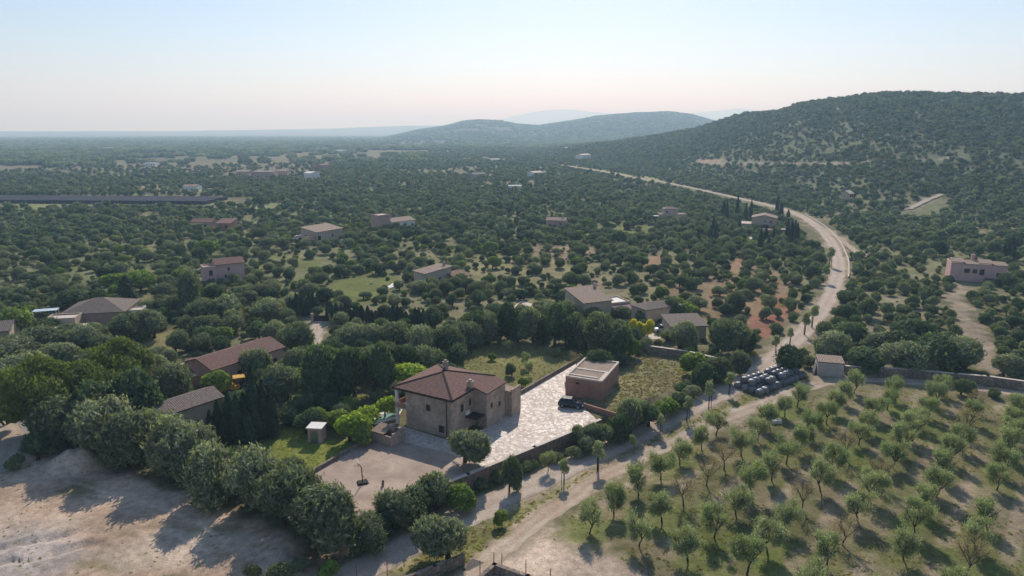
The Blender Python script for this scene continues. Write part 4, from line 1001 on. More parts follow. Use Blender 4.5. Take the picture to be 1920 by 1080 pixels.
# ------------------------------------------------------------------ wrapped bales
def bale_mesh(seed):
    g = np.random.default_rng(seed); mb = MB(); n = 16; k = 7; rings = []
    for j in range(k):
        t = j / (k - 1); y = (t - .5) * 1.3; rr = .68 * (1 - .42 * (abs(t - .5) * 2) ** 3.2)
        rings.append([(rr * (1 + .06 * g.normal()) * cos(2 * pi * i / n), y, max(-.56, rr * (1 + .05 * g.normal()) * sin(2 * pi * i / n)) + .56) for i in range(n)])
    for a, b in zip(rings[:-1], rings[1:]):
        for i in range(n): mb.face([a[i], a[(i + 1) % n], b[(i + 1) % n], b[i]], smooth=True)
    mb.face(rings[0][::-1]); mb.face(rings[-1])
    o = mb.build('wrapped_bale', 'bale'); me = o.data; bpy.data.objects.remove(o); return me
BM = [bale_mesh(k) for k in range(4)]
b0, b1 = np.array(gp(1416, 738)), np.array(gp(1512, 700)); bd = (b1 - b0); bl = np.hypot(*bd); bd /= bl; bn = np.array((-bd[1], bd[0]))
nb = int(bl / 1.42); ORD = ['first', 'second', 'third', 'fourth', 'fifth', 'sixth', 'seventh', 'eighth', 'ninth', 'tenth', 'eleventh', 'twelfth', 'thirteenth', 'fourteenth', 'fifteenth', 'sixteenth', 'seventeenth', 'eighteenth', 'nineteenth', 'twentieth']
def ordn(k): return ORD[k] if k < 20 else 'number %d' % (k + 1)
for lay, rows in ((0, 4), (1, 3)):
    for rw in range(rows):
        for i in range(nb - lay):
            if lay and (i % 5 == 4 or (i < 2 and rw == 0)): continue
            p = b0 + bd * (1.42 * (i + .5 * lay) + random.uniform(-.15, .15)) + bn * (1.4 * (rw + .5 * lay) - .8 + random.uniform(-.12, .12))
            o = link('wrapped_bale', BM[random.randrange(4)]); o.location = (p[0], p[1], Hs(*p) - .05 + lay * 1.0); o.rotation_euler = (random.uniform(-.1, .1), random.uniform(-.1, .1), math.atan2(bd[1], bd[0]) + random.choice((0, pi / 2)) + random.uniform(-.3, .3))
            tag(o, 'black wrapped bale, %s from the near end in the %s %s row' % (ordn(i), ('upper' if lay else 'lower'), ('front', 'second', 'third', 'back')[rw]), 'bale', 'black wrapped bales by the track')
BUILT.append((*(b0 + bd * bl * .25), 5)); BUILT.append((*(b0 + bd * bl * .75), 5)); landmark('the black bales', *(b0 + bd * bl / 2))
landmark('the concrete court', *at(720, 900)); landmark('the bare dirt lot', *at(250, 980)); landmark('the road bend', *at(1570, 480)); landmark('the grassy back meadow', *at(960, 680))

# ------------------------------------------------------------------ trees
def quads_mesh(name, C, Nn, size, aspect, g, m, core=None, along=None, spray=0):
    """many leaf-sized faces at C facing Nn, plus an inner body"""
    n = len(C); Nn = Nn / (np.linalg.norm(Nn, axis=1)[:, None] + 1e-9)
    t = g.normal(size=(n, 3)) if along is None else along.copy(); C = C if along is None else C + along * size * spray * g.uniform(0, 1, (n, 1)) ** 2; t -= (t * Nn).sum(1)[:, None] * Nn; t /= np.linalg.norm(t, axis=1)[:, None] + 1e-9; b = np.cross(Nn, t)
    s = size * g.uniform(.6, 1.35, n)[:, None]; a = t * s * aspect; b = b * s
    bend = Nn * s * .25
    V = np.stack([C - a - bend, C - b * .9 , C + a - bend, C + b * .9], 1).reshape(-1, 3)
    F = np.arange(n * 4).reshape(-1, 4)
    V, F = V.tolist(), F.tolist()
    if core is not None:
        k = len(V); V += core[0]; F += [[i + k for i in f] for f in core[1]]
    me = bpy.data.meshes.new(name); me.from_pydata(V, [], F); me.materials.append(M[m]); me.update()
    return me
import bmesh
def ico(sub):
    b = bmesh.new(); bmesh.ops.create_icosphere(b, subdivisions=sub, radius=1); v = [tuple(x.co) for x in b.verts]; f = [[x.index for x in q.verts] for q in b.faces]; b.free(); return np.array(v), f
ICO2, ICO1 = ico(2), ico(1)
def lobed(name, lobes, n, leaf, g, m, aspect=1.5, core=.86, rnd=.75, low=-.65, ic=ICO2, bump=.16, spray=0.0):
    L = np.array(lobes); wts = L[:, 3] ** 2; wts /= wts.sum()
    k = g.choice(len(L), n * 2, p=wts); d = g.normal(size=(n * 2, 3)); d /= np.linalg.norm(d, axis=1)[:, None]
    ok = d[:, 2] > low; k, d = k[ok], d[ok]
    rad_ = L[k, 3] * g.uniform(.88, 1.06, len(k)) * (1 + bump * np.sin(d[:, 0] * 7 + k) * np.sin(d[:, 1] * 8 + 2 * k) * np.sin(d[:, 2] * 7 + 3 * k) * 2)
    p = L[k, :3] + d * rad_[:, None] * np.array((1, 1, .9))
    # drop leaves buried in another lobe
    dd = np.linalg.norm((p[:, None] - L[None, :, :3]) / np.array((1, 1, .9)), axis=2) / L[None, :, 3]; ok = (dd.min(1) > .84); p, d = p[ok][:n], d[ok][:n]
    nn = d + g.normal(size=d.shape) * rnd * .6
    cv, cf = [], []
    if core:
        for lx, ly, lz, lr in lobes:
            o = len(cv); cv += (ic[0] * lr * core * (1 + g.uniform(-.08, .08, (len(ic[0]), 1))) * np.array((1, 1, .88)) + np.array((lx, ly, lz))).tolist(); cf += [[i + o for i in f] for f in ic[1]]
    return quads_mesh(name, p, nn, leaf, aspect, g, m, (cv, cf) if core else None, (d + np.array((0, 0, .7)) + g.normal(size=d.shape) * .5) if spray else None, spray)
def mound(g, n=12, w=1.0, h=1.55, zmin=.2, spread=.7, rr=(.2, .46)):
    """lobes of a rounded crown of half width w and height h; tree foot at z=0"""
    out = [(0, 0, h * .56, .55)]
    for i in range(n):
        a = 2 * pi * i * .382 * 2.618 + g.uniform(-.4, .4); q = math.sqrt(g.uniform(.15, 1)) * spread
        z = zmin + (h - zmin - .3) * g.uniform(0, 1) ** .8 * (1 - .5 * (q / spread) ** 2) + .1
        r = g.uniform(*rr); out.append((q * cos(a) * w, q * sin(a) * w, z, r))
    return out
def trunk_mesh(name, h, r0, g, limbs=4, spread=.5, m='bark', lean=.0, top=1.2, sub=0, thin=.3):
    mb = MB(); bx, by = lean * g.uniform(-1, 1), lean * g.uniform(-1, 1)
    mb.tube([(0, 0, -.15), (bx * .4, by * .4, h * .5), (bx, by, h)], [r0 * 1.3, r0 * .95, r0 * .8], 7)
    for i in range(limbs):
        a = 2 * pi * (i + g.uniform(-.25, .25)) / limbs; e = spread * g.uniform(.7, 1.1); z = h + (top - h) * g.uniform(.7, 1)
        m1 = (bx + e * .45 * cos(a), by + e * .45 * sin(a), h + (z - h) * .5); m2 = (bx + e * cos(a), by + e * sin(a), z)
        mb.tube([(bx, by, h - .02), m1, m2], [r0 * .6, r0 * .45, r0 * thin * .6], 5, False)
        for j in range(sub):
            b = a + g.uniform(-1.1, 1.1); q = e * g.uniform(.3, .6); s = m1 if j % 2 else tuple((Vector(m1) + Vector(m2)) / 2)
            mid = (s[0] + q * .5 * cos(b), s[1] + q * .5 * sin(b), s[2] + (top - h) * .22)
            mb.tube([s, mid, (s[0] + q * cos(b), s[1] + q * sin(b), s[2] + (top - h) * g.uniform(.3, .55))], [r0 * .35, r0 * .24, r0 * .08], 4, False)
    o = mb.build(name, m); me = o.data; bpy.data.objects.remove(o); return me
G = lambda s: np.random.default_rng(s)
KIND = {}      # kind -> list of (crown mesh, trunk mesh)
KIND['olive'] = [(lobed('olive_crown', mound(G(100 + i), 17 + i % 4), 9500, .03, G(i), 'olive', 2.6, .8, spray=3.0), trunk_mesh('olive_trunk', .4, .085, G(i), 4, .5)) for i in range(7)]
KIND['carob'] = [(lobed('carob_crown', mound(G(200 + i), 18, 1.05, 1.5, .18, .68, (.26, .44)), 8000, .036, G(20 + i), 'carob', 1.9, .8, spray=1.6), trunk_mesh('carob_trunk', .35, .09, G(i), 4, .5)) for i in range(5)]
KIND['fruit'] = [(lobed('fruit_crown', mound(G(300 + i), 15, 1.05, 1.55, .3, .72, (.22, .4)), 3400, .062, G(40 + i), 'fruit', 1.4, .7, .9), trunk_mesh('fruit_trunk', .5, .06, G(i), 5, .6)) for i in range(4)]
KIND['lime'] = [(lobed('lime_crown', mound(G(330 + i), 15, 1.05, 1.55, .3, .72, (.22, .4)), 3600, .055, G(46 + i), 'lime', 1.4, .7, .9), KIND['fruit'][i][1]) for i in range(2)]
KIND['yellow'] = [(lobed('yellow_crown', mound(G(350 + i), 11, 1.0, 1.7, .9, .7, (.25, .36)), 2400, .07, G(50 + i), 'yellow', 1.3, .7, .9), trunk_mesh('yellow_trunk', .95, .07, G(i), 5, .6, top=1.5)) for i in range(2)]
def pine_lobes(g):
    out = []
    for lvl, z in enumerate((.75, 1.0, 1.25, 1.45)):
        R = (.62, .72, .58, .25)[lvl]
        for i in range((6, 7, 6, 3)[lvl]):
            a = g.uniform(0, 2 * pi); q = R * math.sqrt(g.uniform(.3, 1)); out.append((q * cos(a), q * sin(a), z + g.uniform(-.1, .1), g.uniform(.24, .36)))
    return out
KIND['pine'] = [(lobed('pine_crown', pine_lobes(G(400 + i)), 12000, .022, G(60 + i), 'pine', 2.4, .8, .9, -.5, spray=2.0), trunk_mesh('pine_trunk', .7, .06, G(i), 6, .55, top=1.3)) for i in range(4)]
def cyp(g, n=2600):
    z = g.uniform(.02, 1, n) ** .9; prof = np.interp(z, [0, .06, .3, .7, .9, 1], [.06, .13, .155, .11, .05, .008])
    a = g.uniform(0, 2 * pi, n); r = prof * g.uniform(.8, 1.12, n) * (1 + .12 * np.sin(a * 5 + z * 13))
    C = np.stack([r * np.cos(a), r * np.sin(a), z], 1); d = np.stack([np.cos(a), np.sin(a), np.full(n, .45)], 1) + g.normal(size=(n, 3)) * .35
    V = []; F = []; m_ = 9
    for j, zz in enumerate(np.linspace(.02, .97, 8)):
        rr = np.interp(zz, [0, .06, .3, .7, .9, 1], [.05, .11, .135, .09, .035, .004])
        V += [(rr * cos(2 * pi * k / m_), rr * sin(2 * pi * k / m_), zz) for k in range(m_)]
    for j in range(7):
        for k in range(m_): F.append([j * m_ + k, j * m_ + (k + 1) % m_, (j + 1) * m_ + (k + 1) % m_, (j + 1) * m_ + k])
    return quads_mesh('cypress_crown', C, d, .016, 2.2, g, 'cypress', (V, F))
def stub(name, h, r, m='bark'):
    mb = MB(); mb.tube([(0, 0, -.1), (0, 0, h)], [r * 1.2, r], 6); o = mb.build(name, m); me = o.data; bpy.data.objects.remove(o); return me
KIND['cypress'] = [(cyp(G(500 + i)), stub('cypress_trunk', .1, .025)) for i in range(4)]
KIND['mastic'] = [(lobed('mastic_crown', mound(G(600 + i), 12, 1.0, 1.05, .12, .64, (.24, .46)), 5000, .04, G(80 + i), 'mastic', 1.9, .82, .8, -.2, spray=1.6), stub('mastic_trunk', .4, .06)) for i in range(5)]
def almond(i, dry=False):
    g = G(700 + i); L = []
    for k in range(15):
        a = g.uniform(0, 2 * pi); q = .62 * math.sqrt(g.uniform(.1, 1)); z = 1.02 + g.uniform(-.38, .72) * (1 - .45 * q); L.append((q * cos(a), q * sin(a), z, g.uniform(.2, .34)))
    n = (1500 if dry else 4200 + 350 * (i % 4)); L = np.array(L); k = g.integers(0, 15, n); d = g.normal(size=(n, 3)); d /= np.linalg.norm(d, axis=1)[:, None]
    C = L[k, :3] + d * L[k, 3:4] * g.uniform(.2, 1.15, (n, 1)) * np.array((1, 1, 1.1))
    return (quads_mesh('almond_crown', C, g.normal(size=(n, 3)) + np.array((0, 0, .5)), .019 if not dry else .015, 2.7, g, 'almond' if not dry else 'dry', None, d * .8 + np.array((0, 0, .9)) + g.normal(size=(n, 3)) * .4, 3.0), trunk_mesh('almond_trunk', .5, .042, g, 5, .62, 'bark' if not dry else 'greybark', .14, 1.45, 4, .25))
KIND['almond'] = [almond(i) for i in range(7)]
KIND['bare'] = [almond(20 + i, True) for i in range(3)]
def sapling(i):
    g = G(800 + i); lob = [(g.uniform(-.2, .2), g.uniform(-.2, .2), 1.55 + .3 * k, .34) for k in range(4)] + [(.25 * cos(a), .25 * sin(a), 1.75, .28) for a in (0, 2, 4)]
    return (lobed('sapling_crown', lob, 1100, .05, g, 'almond', 1.5, .55, .9), stub('sapling_trunk', 1.7, .035))
KIND['sapling'] = [sapling(i) for i in range(3)]
stake = MB()
for q in (-.22, .22): stake.tube([(q, .1, -.1), (q, .1, 1.35)], [.035, .03], 5)
stake.bar((-.25, .1, 1.2), (.25, .1, 1.2), .04, .06)
stake = stake.build('stakes', 'bark'); STAKE = stake.data; bpy.data.objects.remove(stake)

NAMES = {'lime': 'fruit_tree', 'olive': 'olive_tree', 'carob': 'carob_tree', 'fruit': 'fruit_tree', 'yellow': 'yellow_tree', 'pine': 'pine_tree', 'cypress': 'cypress_tree', 'mastic': 'mastic_bush', 'almond': 'almond_tree', 'bare': 'bare_almond_tree', 'sapling': 'young_street_tree'}
LOOK = {'lime': 'lime green fruit tree', 'olive': 'grey green olive tree', 'carob': 'dark dense carob tree', 'fruit': 'bright green fruit tree', 'yellow': 'yellow leaved tree', 'pine': 'yellow green pine', 'cypress': 'dark pointed cypress', 'mastic': 'low rounded mastic bush', 'almond': 'leafy almond tree', 'bare': 'bare twiggy tree', 'sapling': 'staked young roadside tree'}
GROUP = {'lime': 'garden fruit trees', 'olive': 'olive trees', 'carob': 'carob trees', 'fruit': 'garden fruit trees', 'yellow': 'yellow trees by the farmhouse', 'pine': 'pines', 'cypress': 'cypresses', 'mastic': 'mastic bushes in the scrub', 'almond': 'almond trees of the orchard', 'bare': 'bare almond trees of the orchard', 'sapling': 'young trees along the road'}
PLANTED = []      # root, kind, x, y, width
SPOT = []         # x, y, radius of every standing tree
def plant(kind, x, y, wd, ht=None, var=None, label=None):
    """wd crown width, ht height in metres"""
    v = KIND[kind]; cr, tr = v[random.randrange(len(v)) if var is None else var % len(v)]
    r = link(NAMES[kind], None); r.location = (x, y, Hs(x, y) - .02)
    if kind == 'cypress': s = ht; sz = (wd / .3, wd / .3, ht)
    elif kind == 'sapling': sz = (ht / 2.6,) * 3
    else:
        hh = {'olive': 1.6, 'carob': 1.55, 'fruit': 1.6, 'lime': 1.6, 'yellow': 1.75, 'pine': 1.65, 'mastic': 1.15, 'almond': 1.9, 'bare': 1.9}[kind]
        sxy = wd / 2.15; e_ = random.uniform(.86, 1.16); sz = (sxy * e_, sxy / e_, (ht / hh) if ht else sxy)
    r.rotation_euler = (0, 0, random.uniform(0, 2 * pi)); r.scale = sz
    c = link('crown', cr, r); t = link('trunk', tr, r)
    if kind == 'sapling': link('stakes', STAKE, r)
    r['category'] = 'bush' if kind == 'mastic' else 'tree'; r['group'] = GROUP[kind]
    if label: r['label'] = label
    PLANTED.append((r, kind, x, y, wd)); SPOT.append((x, y, wd * .5))
    return r
def T(kind, px, py, wpx, hpx=None):
    x, y = gp(px, py); s = mpp(x, y)
    if hpx and kind not in ('cypress', 'sapling', 'yellow'): hpx = max((hpx - .2 * wpx) / .92, .5 * wpx)
    plant(kind, x, y, wpx * s * (1.06 if kind in ('olive', 'carob') else 1), hpx * s if hpx else None)

# orchard lattice
od = np.array((.653, .757)); on = np.array((.757, -.653)); K = 5.75
inset = None
cand = []
for i in range(-2, 22):
    for j in range(-14, 16):
        p = on * (-39.4 + K * i) + od * (59.1 + K * j + 1.25 * i)
        cand.append((i, j, p + rng.normal(0, .16, 2)))
cp = np.array([c[2] for c in cand]); sdv = sd_poly(cp[:, 0], cp[:, 1], ORCH)
rows = {}
for (i, j, p), s in zip(cand, sdv):
    xx, yy = p; az = abs(math.atan2(xx, yy))
    if s > -1.2 or yy < 50 or xx / yy > .86 or (random.random() < .03): continue
    if d_line(np.array([xx]), np.array([yy]), TRACK)[0] < 2.6 or sd_poly(np.array([xx]), np.array([yy]), APRON)[0] < .5: continue
    rows.setdefault(i, []).append((j, p))
for n_, i in enumerate(sorted(rows)):
    for k, (j, p) in enumerate(sorted(rows[i], key=lambda q: q[0])):
        dry = random.random() < .08; wd = random.uniform(4.5, 5.4)
        plant('bare' if dry else 'almond', p[0], p[1], wd, wd * random.uniform(.8, .95), None,
              '%s almond tree, %s from the near end of orchard row %s from the track' % (('bare' if dry else 'leafy'), ordn(k), ('one two three four five six seven eight nine ten eleven twelve thirteen fourteen fifteen sixteen'.split())[n_]))
landmark('the almond orchard', *at(1400, 900))

NEAR = '''
pine 75 812 122 128|pine 168 785 110 105|pine 228 742 110 105|pine 15 795 80 90|pine 120 800 110 110
olive 150 828 110 95|olive 215 842 120 110|carob 185 815 110 105|olive 270 868 115 110|olive 330 895 115 115|carob 240 805 110 110|olive 305 835 90 75|olive 375 880 110 100|olive 400 925 115 110|olive 465 955 120 125|carob 440 905 90 80|olive 530 985 125 125|olive 600 1005 140 130|carob 560 950 80 70|olive 350 855 80 60|carob 90 830 90 80
olive 690 1020 85 75|carob 650 1010 80 60|olive 735 985 90 85|carob 780 975 95 85|olive 820 955 85 80|fruit 855 955 75 65|olive 840 1048 105 98|carob 700 1000 70 55
fruit 941 985 36 38|olive 955 922 45 75|almond 1028 884 42 46|olive 872 866 88 78
olive 1085 838 42 46|olive 1108 846 56 40|olive 1128 838 55 55|carob 1155 828 50 58|olive 1182 812 62 78|carob 1216 800 62 55|olive 1195 790 60 50|fruit 1245 782 60 45|carob 1275 760 50 35|olive 1300 745 45 30|mastic 1072 858 40 26|mastic 930 902 36 26|mastic 985 886 40 26|mastic 1045 868 38 24|mastic 1140 830 44 28|mastic 1170 822 40 26|mastic 905 915 36 24|mastic 1000 878 30 20
carob 72 862 58 55|mastic 35 878 36 28|mastic 90 850 40 30
olive 330 662 46 45|olive 238 642 74 62|olive 290 634 62 58|olive 377 607 62 52|olive 430 600 66 52|olive 395 632 62 50|olive 377 660 52 40|olive 443 624 52 40|olive 495 603 62 50|olive 522 592 50 40|olive 547 664 74 68|olive 520 640 50 45|olive 330 752 95 85|fruit 400 742 60 55|olive 478 710 74 68|olive 540 755 82 80|olive 275 712 55 50|olive 300 700 45 40
olive 150 655 62 48|olive 60 665 85 55|olive 110 690 80 55|olive 20 690 90 60|olive 55 715 95 55|olive 10 735 90 50|fruit 40 624 62 50|carob 85 632 60 40|olive 120 640 55 35|olive 200 665 50 40
cypress 480 828 24 135|cypress 498 820 22 105|cypress 398 832 16 60|cypress 374 822 14 32|cypress 434 828 20 90|cypress 463 830 22 90|cypress 413 830 18 75|cypress 449 836 22 92|cypress 512 820 22 85|cypress 425 838 18 60|cypress 468 838 20 70
lime 655 828 80 70|lime 692 806 72 62|lime 722 782 55 50|fruit 630 806 62 50|carob 575 812 60 50|carob 610 780 60 52|fruit 645 772 52 40|carob 560 785 52 45|fruit 590 800 50 42|carob 545 800 50 45|fruit 600 740 40 36|fruit 680 830 50 45
carob 620 750 84 118|carob 665 745 76 110|carob 702 735 66 98|carob 640 720 80 85|carob 590 725 60 60|olive 570 700 60 55
olive 655 655 72 58|olive 700 648 66 52|olive 745 648 72 58|olive 790 660 82 66|olive 832 662 78 66|olive 870 650 72 62|carob 745 700 84 70|olive 785 698 72 60|olive 720 690 62 55|olive 682 700 72 60|carob 820 690 60 45|carob 860 675 55 45|olive 620 665 50 40|olive 650 690 60 50
lime 766 726 104 66
carob 885 640 72 70|olive 918 638 62 66|carob 956 640 62 80|olive 1000 642 66 74|carob 1040 648 72 84|olive 1080 650 62 70|olive 985 605 52 42|olive 1022 598 60 45|carob 930 600 70 45|olive 1060 600 50 45|carob 970 640 50 60|carob 1020 645 50 60|carob 1060 650 50 65|carob 900 640 50 60
carob 1116 704 66 62|olive 1130 672 84 92|carob 1165 668 66 74|fruit 1180 668 40 45|olive 1100 655 60 60
fruit 1304 702 60 54|olive 1275 655 62 62|olive 1376 668 78 80|olive 1340 712 62 54|carob 1320 722 60 52|olive 1385 700 50 50|carob 1400 660 60 50|olive 1360 640 50 45|olive 1250 640 40 30
yellow 1190 640 30 42|yellow 1203 642 30 42|yellow 1214 640 30 42
carob 1245 600 58 46|fruit 1280 598 66 48|carob 1262 596 60 48|olive 1125 590 45 32|olive 1160 595 45 28|olive 1105 600 50 32
carob 1480 702 76 58|olive 1565 668 84 58|olive 1520 690 30 25|carob 1620 692 78 54|olive 1680 696 92 66|carob 1742 696 96 72|olive 1792 694 80 66|carob 1700 670 80 55|olive 1650 660 70 45|carob 1590 640 72 45|carob 1575 600 50 28|carob 1585 570 48 28|olive 1880 705 55 45|carob 1720 650 95 62
cypress 1893 490 11 40|cypress 1880 488 9 24
olive 360 578 62 78|fruit 265 548 70 50|carob 190 574 40 35|cypress 240 572 26 48|cypress 182 570 20 30|fruit 215 546 60 42|olive 300 560 50 35|carob 150 575 60 28|olive 310 590 45 35|fruit 395 480 60 40
mastic 520 1092 55 40|fruit 612 1088 48 40|mastic 470 1082 36 26|bare 640 1062 60 62|bare 1080 690 50 40|mastic 560 1070 40 30
sapling 1057 907 20 46|sapling 1122 884 22 56|sapling 1238 815 18 36|sapling 1288 788 24 44|sapling 1329 765 28 46|sapling 1366 740 28 40|sapling 1187 850 18 34|sapling 1509 628 16 38|sapling 1523 614 16 38|sapling 1453 665 18 34|sapling 1480 648 16 30|sapling 1555 500 14 32|sapling 1547 530 14 30
olive 960 705 26 28|fruit 920 675 22 18|almond 990 705 28 36|almond 985 690 26 34|fruit 985 725 26 22|almond 950 660 26 28|almond 1040 668 30 22
'''
for ln in NEAR.replace('\n', '|').split('|'):
    q = ln.split()
    if q: T(q[0], float(q[1]), float(q[2]), float(q[3]), float(q[4]) if len(q) > 4 else None)
# cypress hedge by the gateway and the cypresses of the road-bend house
for k in range(24):
    T('cypress', 615 + k * 8.2 + random.uniform(-2, 2), 600 + k * .45 + random.uniform(-2, 2), random.uniform(9, 12), random.uniform(24, 40) - k * .25)
for k in range(10):
    T('cypress', 545 + k * 5.4 + random.uniform(-2, 2), 590 + random.uniform(-2, 3), random.uniform(9, 12), random.uniform(28, 40))
for q in ((650, 560), (790, 550), (850, 540), (1030, 500), (1110, 490), (1180, 360), (1240, 330), (1350, 640), (1440, 640), (1500, 530), (1650, 540), (1700, 560), (1760, 550), (1580, 300), (1660, 330), (1540, 220), (970, 320), (1090, 260), (820, 470), (1410, 560), (1740, 470), (940, 280)):
    T('cypress', 1200 + q[0] / 6, 360 + q[1] / 6 + 2, random.uniform(6, 8.5), random.uniform(22, 40))

# scattered wood: nearest trees stand as individuals, the rest as one mass each
def scatter(r0, r1, spacing, sizes, amax=.72, amin=-.72, keepk=1.0, tight=.62):
    area = (amax - amin) / 2 * (r1 * r1 - r0 * r0); n = int(area / (spacing * spacing) * 2.2)
    a = rng.uniform(amin, amax, n); r = np.sqrt(rng.uniform(r0 * r0, r1 * r1, n)); x = r * np.sin(a); y = r * np.cos(a)
    d = density(x, y) * keepk; ok = rng.uniform(0, 1, n) < d; x, y = x[ok], y[ok]
    s = rng.uniform(sizes[0], sizes[1], len(x)) ; s = sizes[0] + (sizes[1] - sizes[0]) * rng.beta(1.5, 2.3, len(x))
    cell = sizes[1]; grid = {}
    for sx, sy, sr in SPOT:
        grid.setdefault((int(sx // cell), int(sy // cell)), []).append((sx, sy, sr))
    out = []
    for px, py, w_ in zip(x, y, s):
        gx, gy = int(px // cell), int(py // cell); good = True
        for ax in (-1, 0, 1):
            for ay in (-1, 0, 1):
                for sx, sy, sr in grid.get((gx + ax, gy + ay), ()):
                    if (sx - px) ** 2 + (sy - py) ** 2 < ((sr + w_ * .5) * tight) ** 2: good = False; break
                if not good: break
            if not good: break
        if good:
            grid.setdefault((gx, gy), []).append((px, py, w_ * .5)); out.append((px, py, w_))
    return out
inview = lambda x, y: abs(960 + 1314 * x / max(y, 1) - 960) < 1010
near_ = sorted(scatter(66, 330, 2.8, (2.0, 8.0)), key=lambda q: math.hypot(q[0], q[1]))
cnt = {k: sum(1 for p in PLANTED if p[1] == k) for k in KIND}
CAP = {'olive': 285, 'carob': 200, 'mastic': 170, 'fruit': 110}
mass = []
for x, y, w_ in near_:
    right = x / y > .38
    u = random.random()
    if right and u > .8 and random.random() < .5: continue
    kind = ('mastic' if u < .72 else 'carob' if u < .84 else 'olive') if right else ('olive' if u < .5 else 'carob' if u < .76 else 'mastic' if u < .92 else 'fruit')
    h_ = w_ * random.uniform(.52, .74) if kind != 'mastic' else w_ * random.uniform(.42, .6)
    if kind == 'mastic': w_ *= .85
    if inview(x, y) and cnt[kind] < CAP[kind]:
        plant(kind, x, y, w_, h_); cnt[kind] += 1
    else:
        mass.append((x, y, w_, h_, {'olive': 0, 'carob': 1, 'mastic': 2, 'fruit': 3}[kind])); SPOT.append((x, y, w_ * .5))

def instancer(name, items, sources, label=None):
    """one object that stands the given points with copies of the source meshes; items: x, y, width, height, index"""
    col = bpy.data.collections.new(name + '_kinds')
    for k, me in enumerate(sources):
        o = bpy.data.objects.new('%s_source_%02d' % (name, k), me); col.objects.link(o)
    P_ = np.array([(x, y) for x, y, *_ in items]); z = H(P_[:, 0], P_[:, 1]) - .05
    me = bpy.data.meshes.new(name); me.from_pydata(np.column_stack([P_, z]).tolist(), [], [])
    n = len(items)
    a = me.attributes.new('size', 'FLOAT_VECTOR', 'POINT'); a.data.foreach_set('vector', np.array([(w_, w_, h_) for _, _, w_, h_, _ in items], np.float32).ravel())
    a = me.attributes.new('turn', 'FLOAT_VECTOR', 'POINT'); a.data.foreach_set('vector', np.column_stack([np.zeros(n), np.zeros(n), rng.uniform(0, 6.28, n)]).astype(np.float32).ravel())
    a = me.attributes.new('pick', 'INT', 'POINT'); a.data.foreach_set('value', np.array([q[4] for q in items], np.int32))
    o = link(name, me); o['kind'] = 'stuff'
    if label: o['label'] = label
    ng = bpy.data.node_groups.new(name, 'GeometryNodeTree'); ng.interface.new_socket('Geometry', in_out='INPUT', socket_type='NodeSocketGeometry'); ng.interface.new_socket('Geometry', in_out='OUTPUT', socket_type='NodeSocketGeometry')
    gi = ng.nodes.new('NodeGroupInput'); go = ng.nodes.new('NodeGroupOutput'); ip = ng.nodes.new('GeometryNodeInstanceOnPoints')
    ci = ng.nodes.new('GeometryNodeCollectionInfo'); ci.inputs['Collection'].default_value = col; ci.inputs['Separate Children'].default_value = True; ci.inputs['Reset Children'].default_value = True
    def attr(nm, ty):
        q = ng.nodes.new('GeometryNodeInputNamedAttribute'); q.data_type = ty; q.inputs['Name'].default_value = nm; return q.outputs[0]
    ip.inputs['Pick Instance'].default_value = True
    ng.links.new(gi.outputs[0], ip.inputs['Points']); ng.links.new(ci.outputs[0], ip.inputs['Instance'])
    ng.links.new(attr('pick', 'INT'), ip.inputs['Instance Index']); ng.links.new(attr('size', 'FLOAT_VECTOR'), ip.inputs['Scale'])
    er = ng.nodes.new('FunctionNodeEulerToRotation'); ng.links.new(attr('turn', 'FLOAT_VECTOR'), er.inputs[0]); ng.links.new(er.outputs[0], ip.inputs['Rotation'])
    ng.links.new(ip.outputs[0], go.inputs[0])
    md = o.modifiers.new('stand', 'NODES'); md.node_group = ng
    return o
HN = {0: 1.6, 1: 1.55, 2: 1.15, 3: 1.6}
FULL = [KIND['olive'][0][0], KIND['olive'][1][0], KIND['olive'][2][0], KIND['carob'][0][0], KIND['carob'][1][0], KIND['mastic'][0][0], KIND['mastic'][1][0], KIND['fruit'][0][0]]
pk = {0: (0, 1, 2), 1: (3, 4), 2: (5, 6), 3: (7,)}
instancer('nearer_woodland', [(x, y, w_ / 2.15, h_ / HN[k], random.choice(pk[k])) for x, y, w_, h_, k in mass], FULL, 'olive and carob woodland filling in between the houses')
# middle distance, lighter meshes
def lite(seed, m, n=620, leaf=.1):
    g = G(seed); return lobed('wood_crown', mound(g, 7, 1, 1.5, .15, .6, (.34, .5)), n, leaf, g, m, 1.4, .88, .8, -.4, ICO1)
LITE = [lite(900, 'olive'), lite(901, 'olive'), lite(902, 'carob'), lite(903, 'carob'), lite(904, 'wood'), lite(905, 'wood'), lite(906, 'mastic')]
mid = scatter(330, 1000, 3.6, (2.6, 9.2), tight=.56)
instancer('middle_woodland', [(x, y, w_ / 2.1, w_ * random.uniform(.45, .7) / 1.5, random.randrange(7)) for x, y, w_ in mid], LITE, 'mixed green woodland stretching to the hill and plain')
hill = scatter(1000, 1750, 5.5, (5, 11), .72, -.12, tight=.58)
instancer('hill_woodland', [(x, y, w_ / 2.1, w_ * random.uniform(.42, .65) / 1.5, random.randrange(7)) for x, y, w_ in hill], LITE, 'scrubby wood on the near hill')
def patch(seed, m):
    g = G(seed); lob = [(g.uniform(-.8, .8), g.uniform(-.5, .5), .22, g.uniform(.18, .34)) for _ in range(14)]
    return lobed('wood_patch', lob, 420, .07, g, m, 1.4, .92, .8, -.2, ICO1)
PATCH = [patch(950, 'wood'), patch(951, 'olive'), patch(952, 'carob'), patch(953, 'wood')]
far = scatter(1000, 5000, 19, (16, 34), .72, -.72, tight=.6)
instancer('far_woodland', [(x, y, w_ / 2, random.uniform(9, 15), random.randrange(4)) for x, y, w_ in far if not (math.hypot(x, y) < 1750 and x / y > -.12)], PATCH, 'distant woods and hedgerows of the plain')
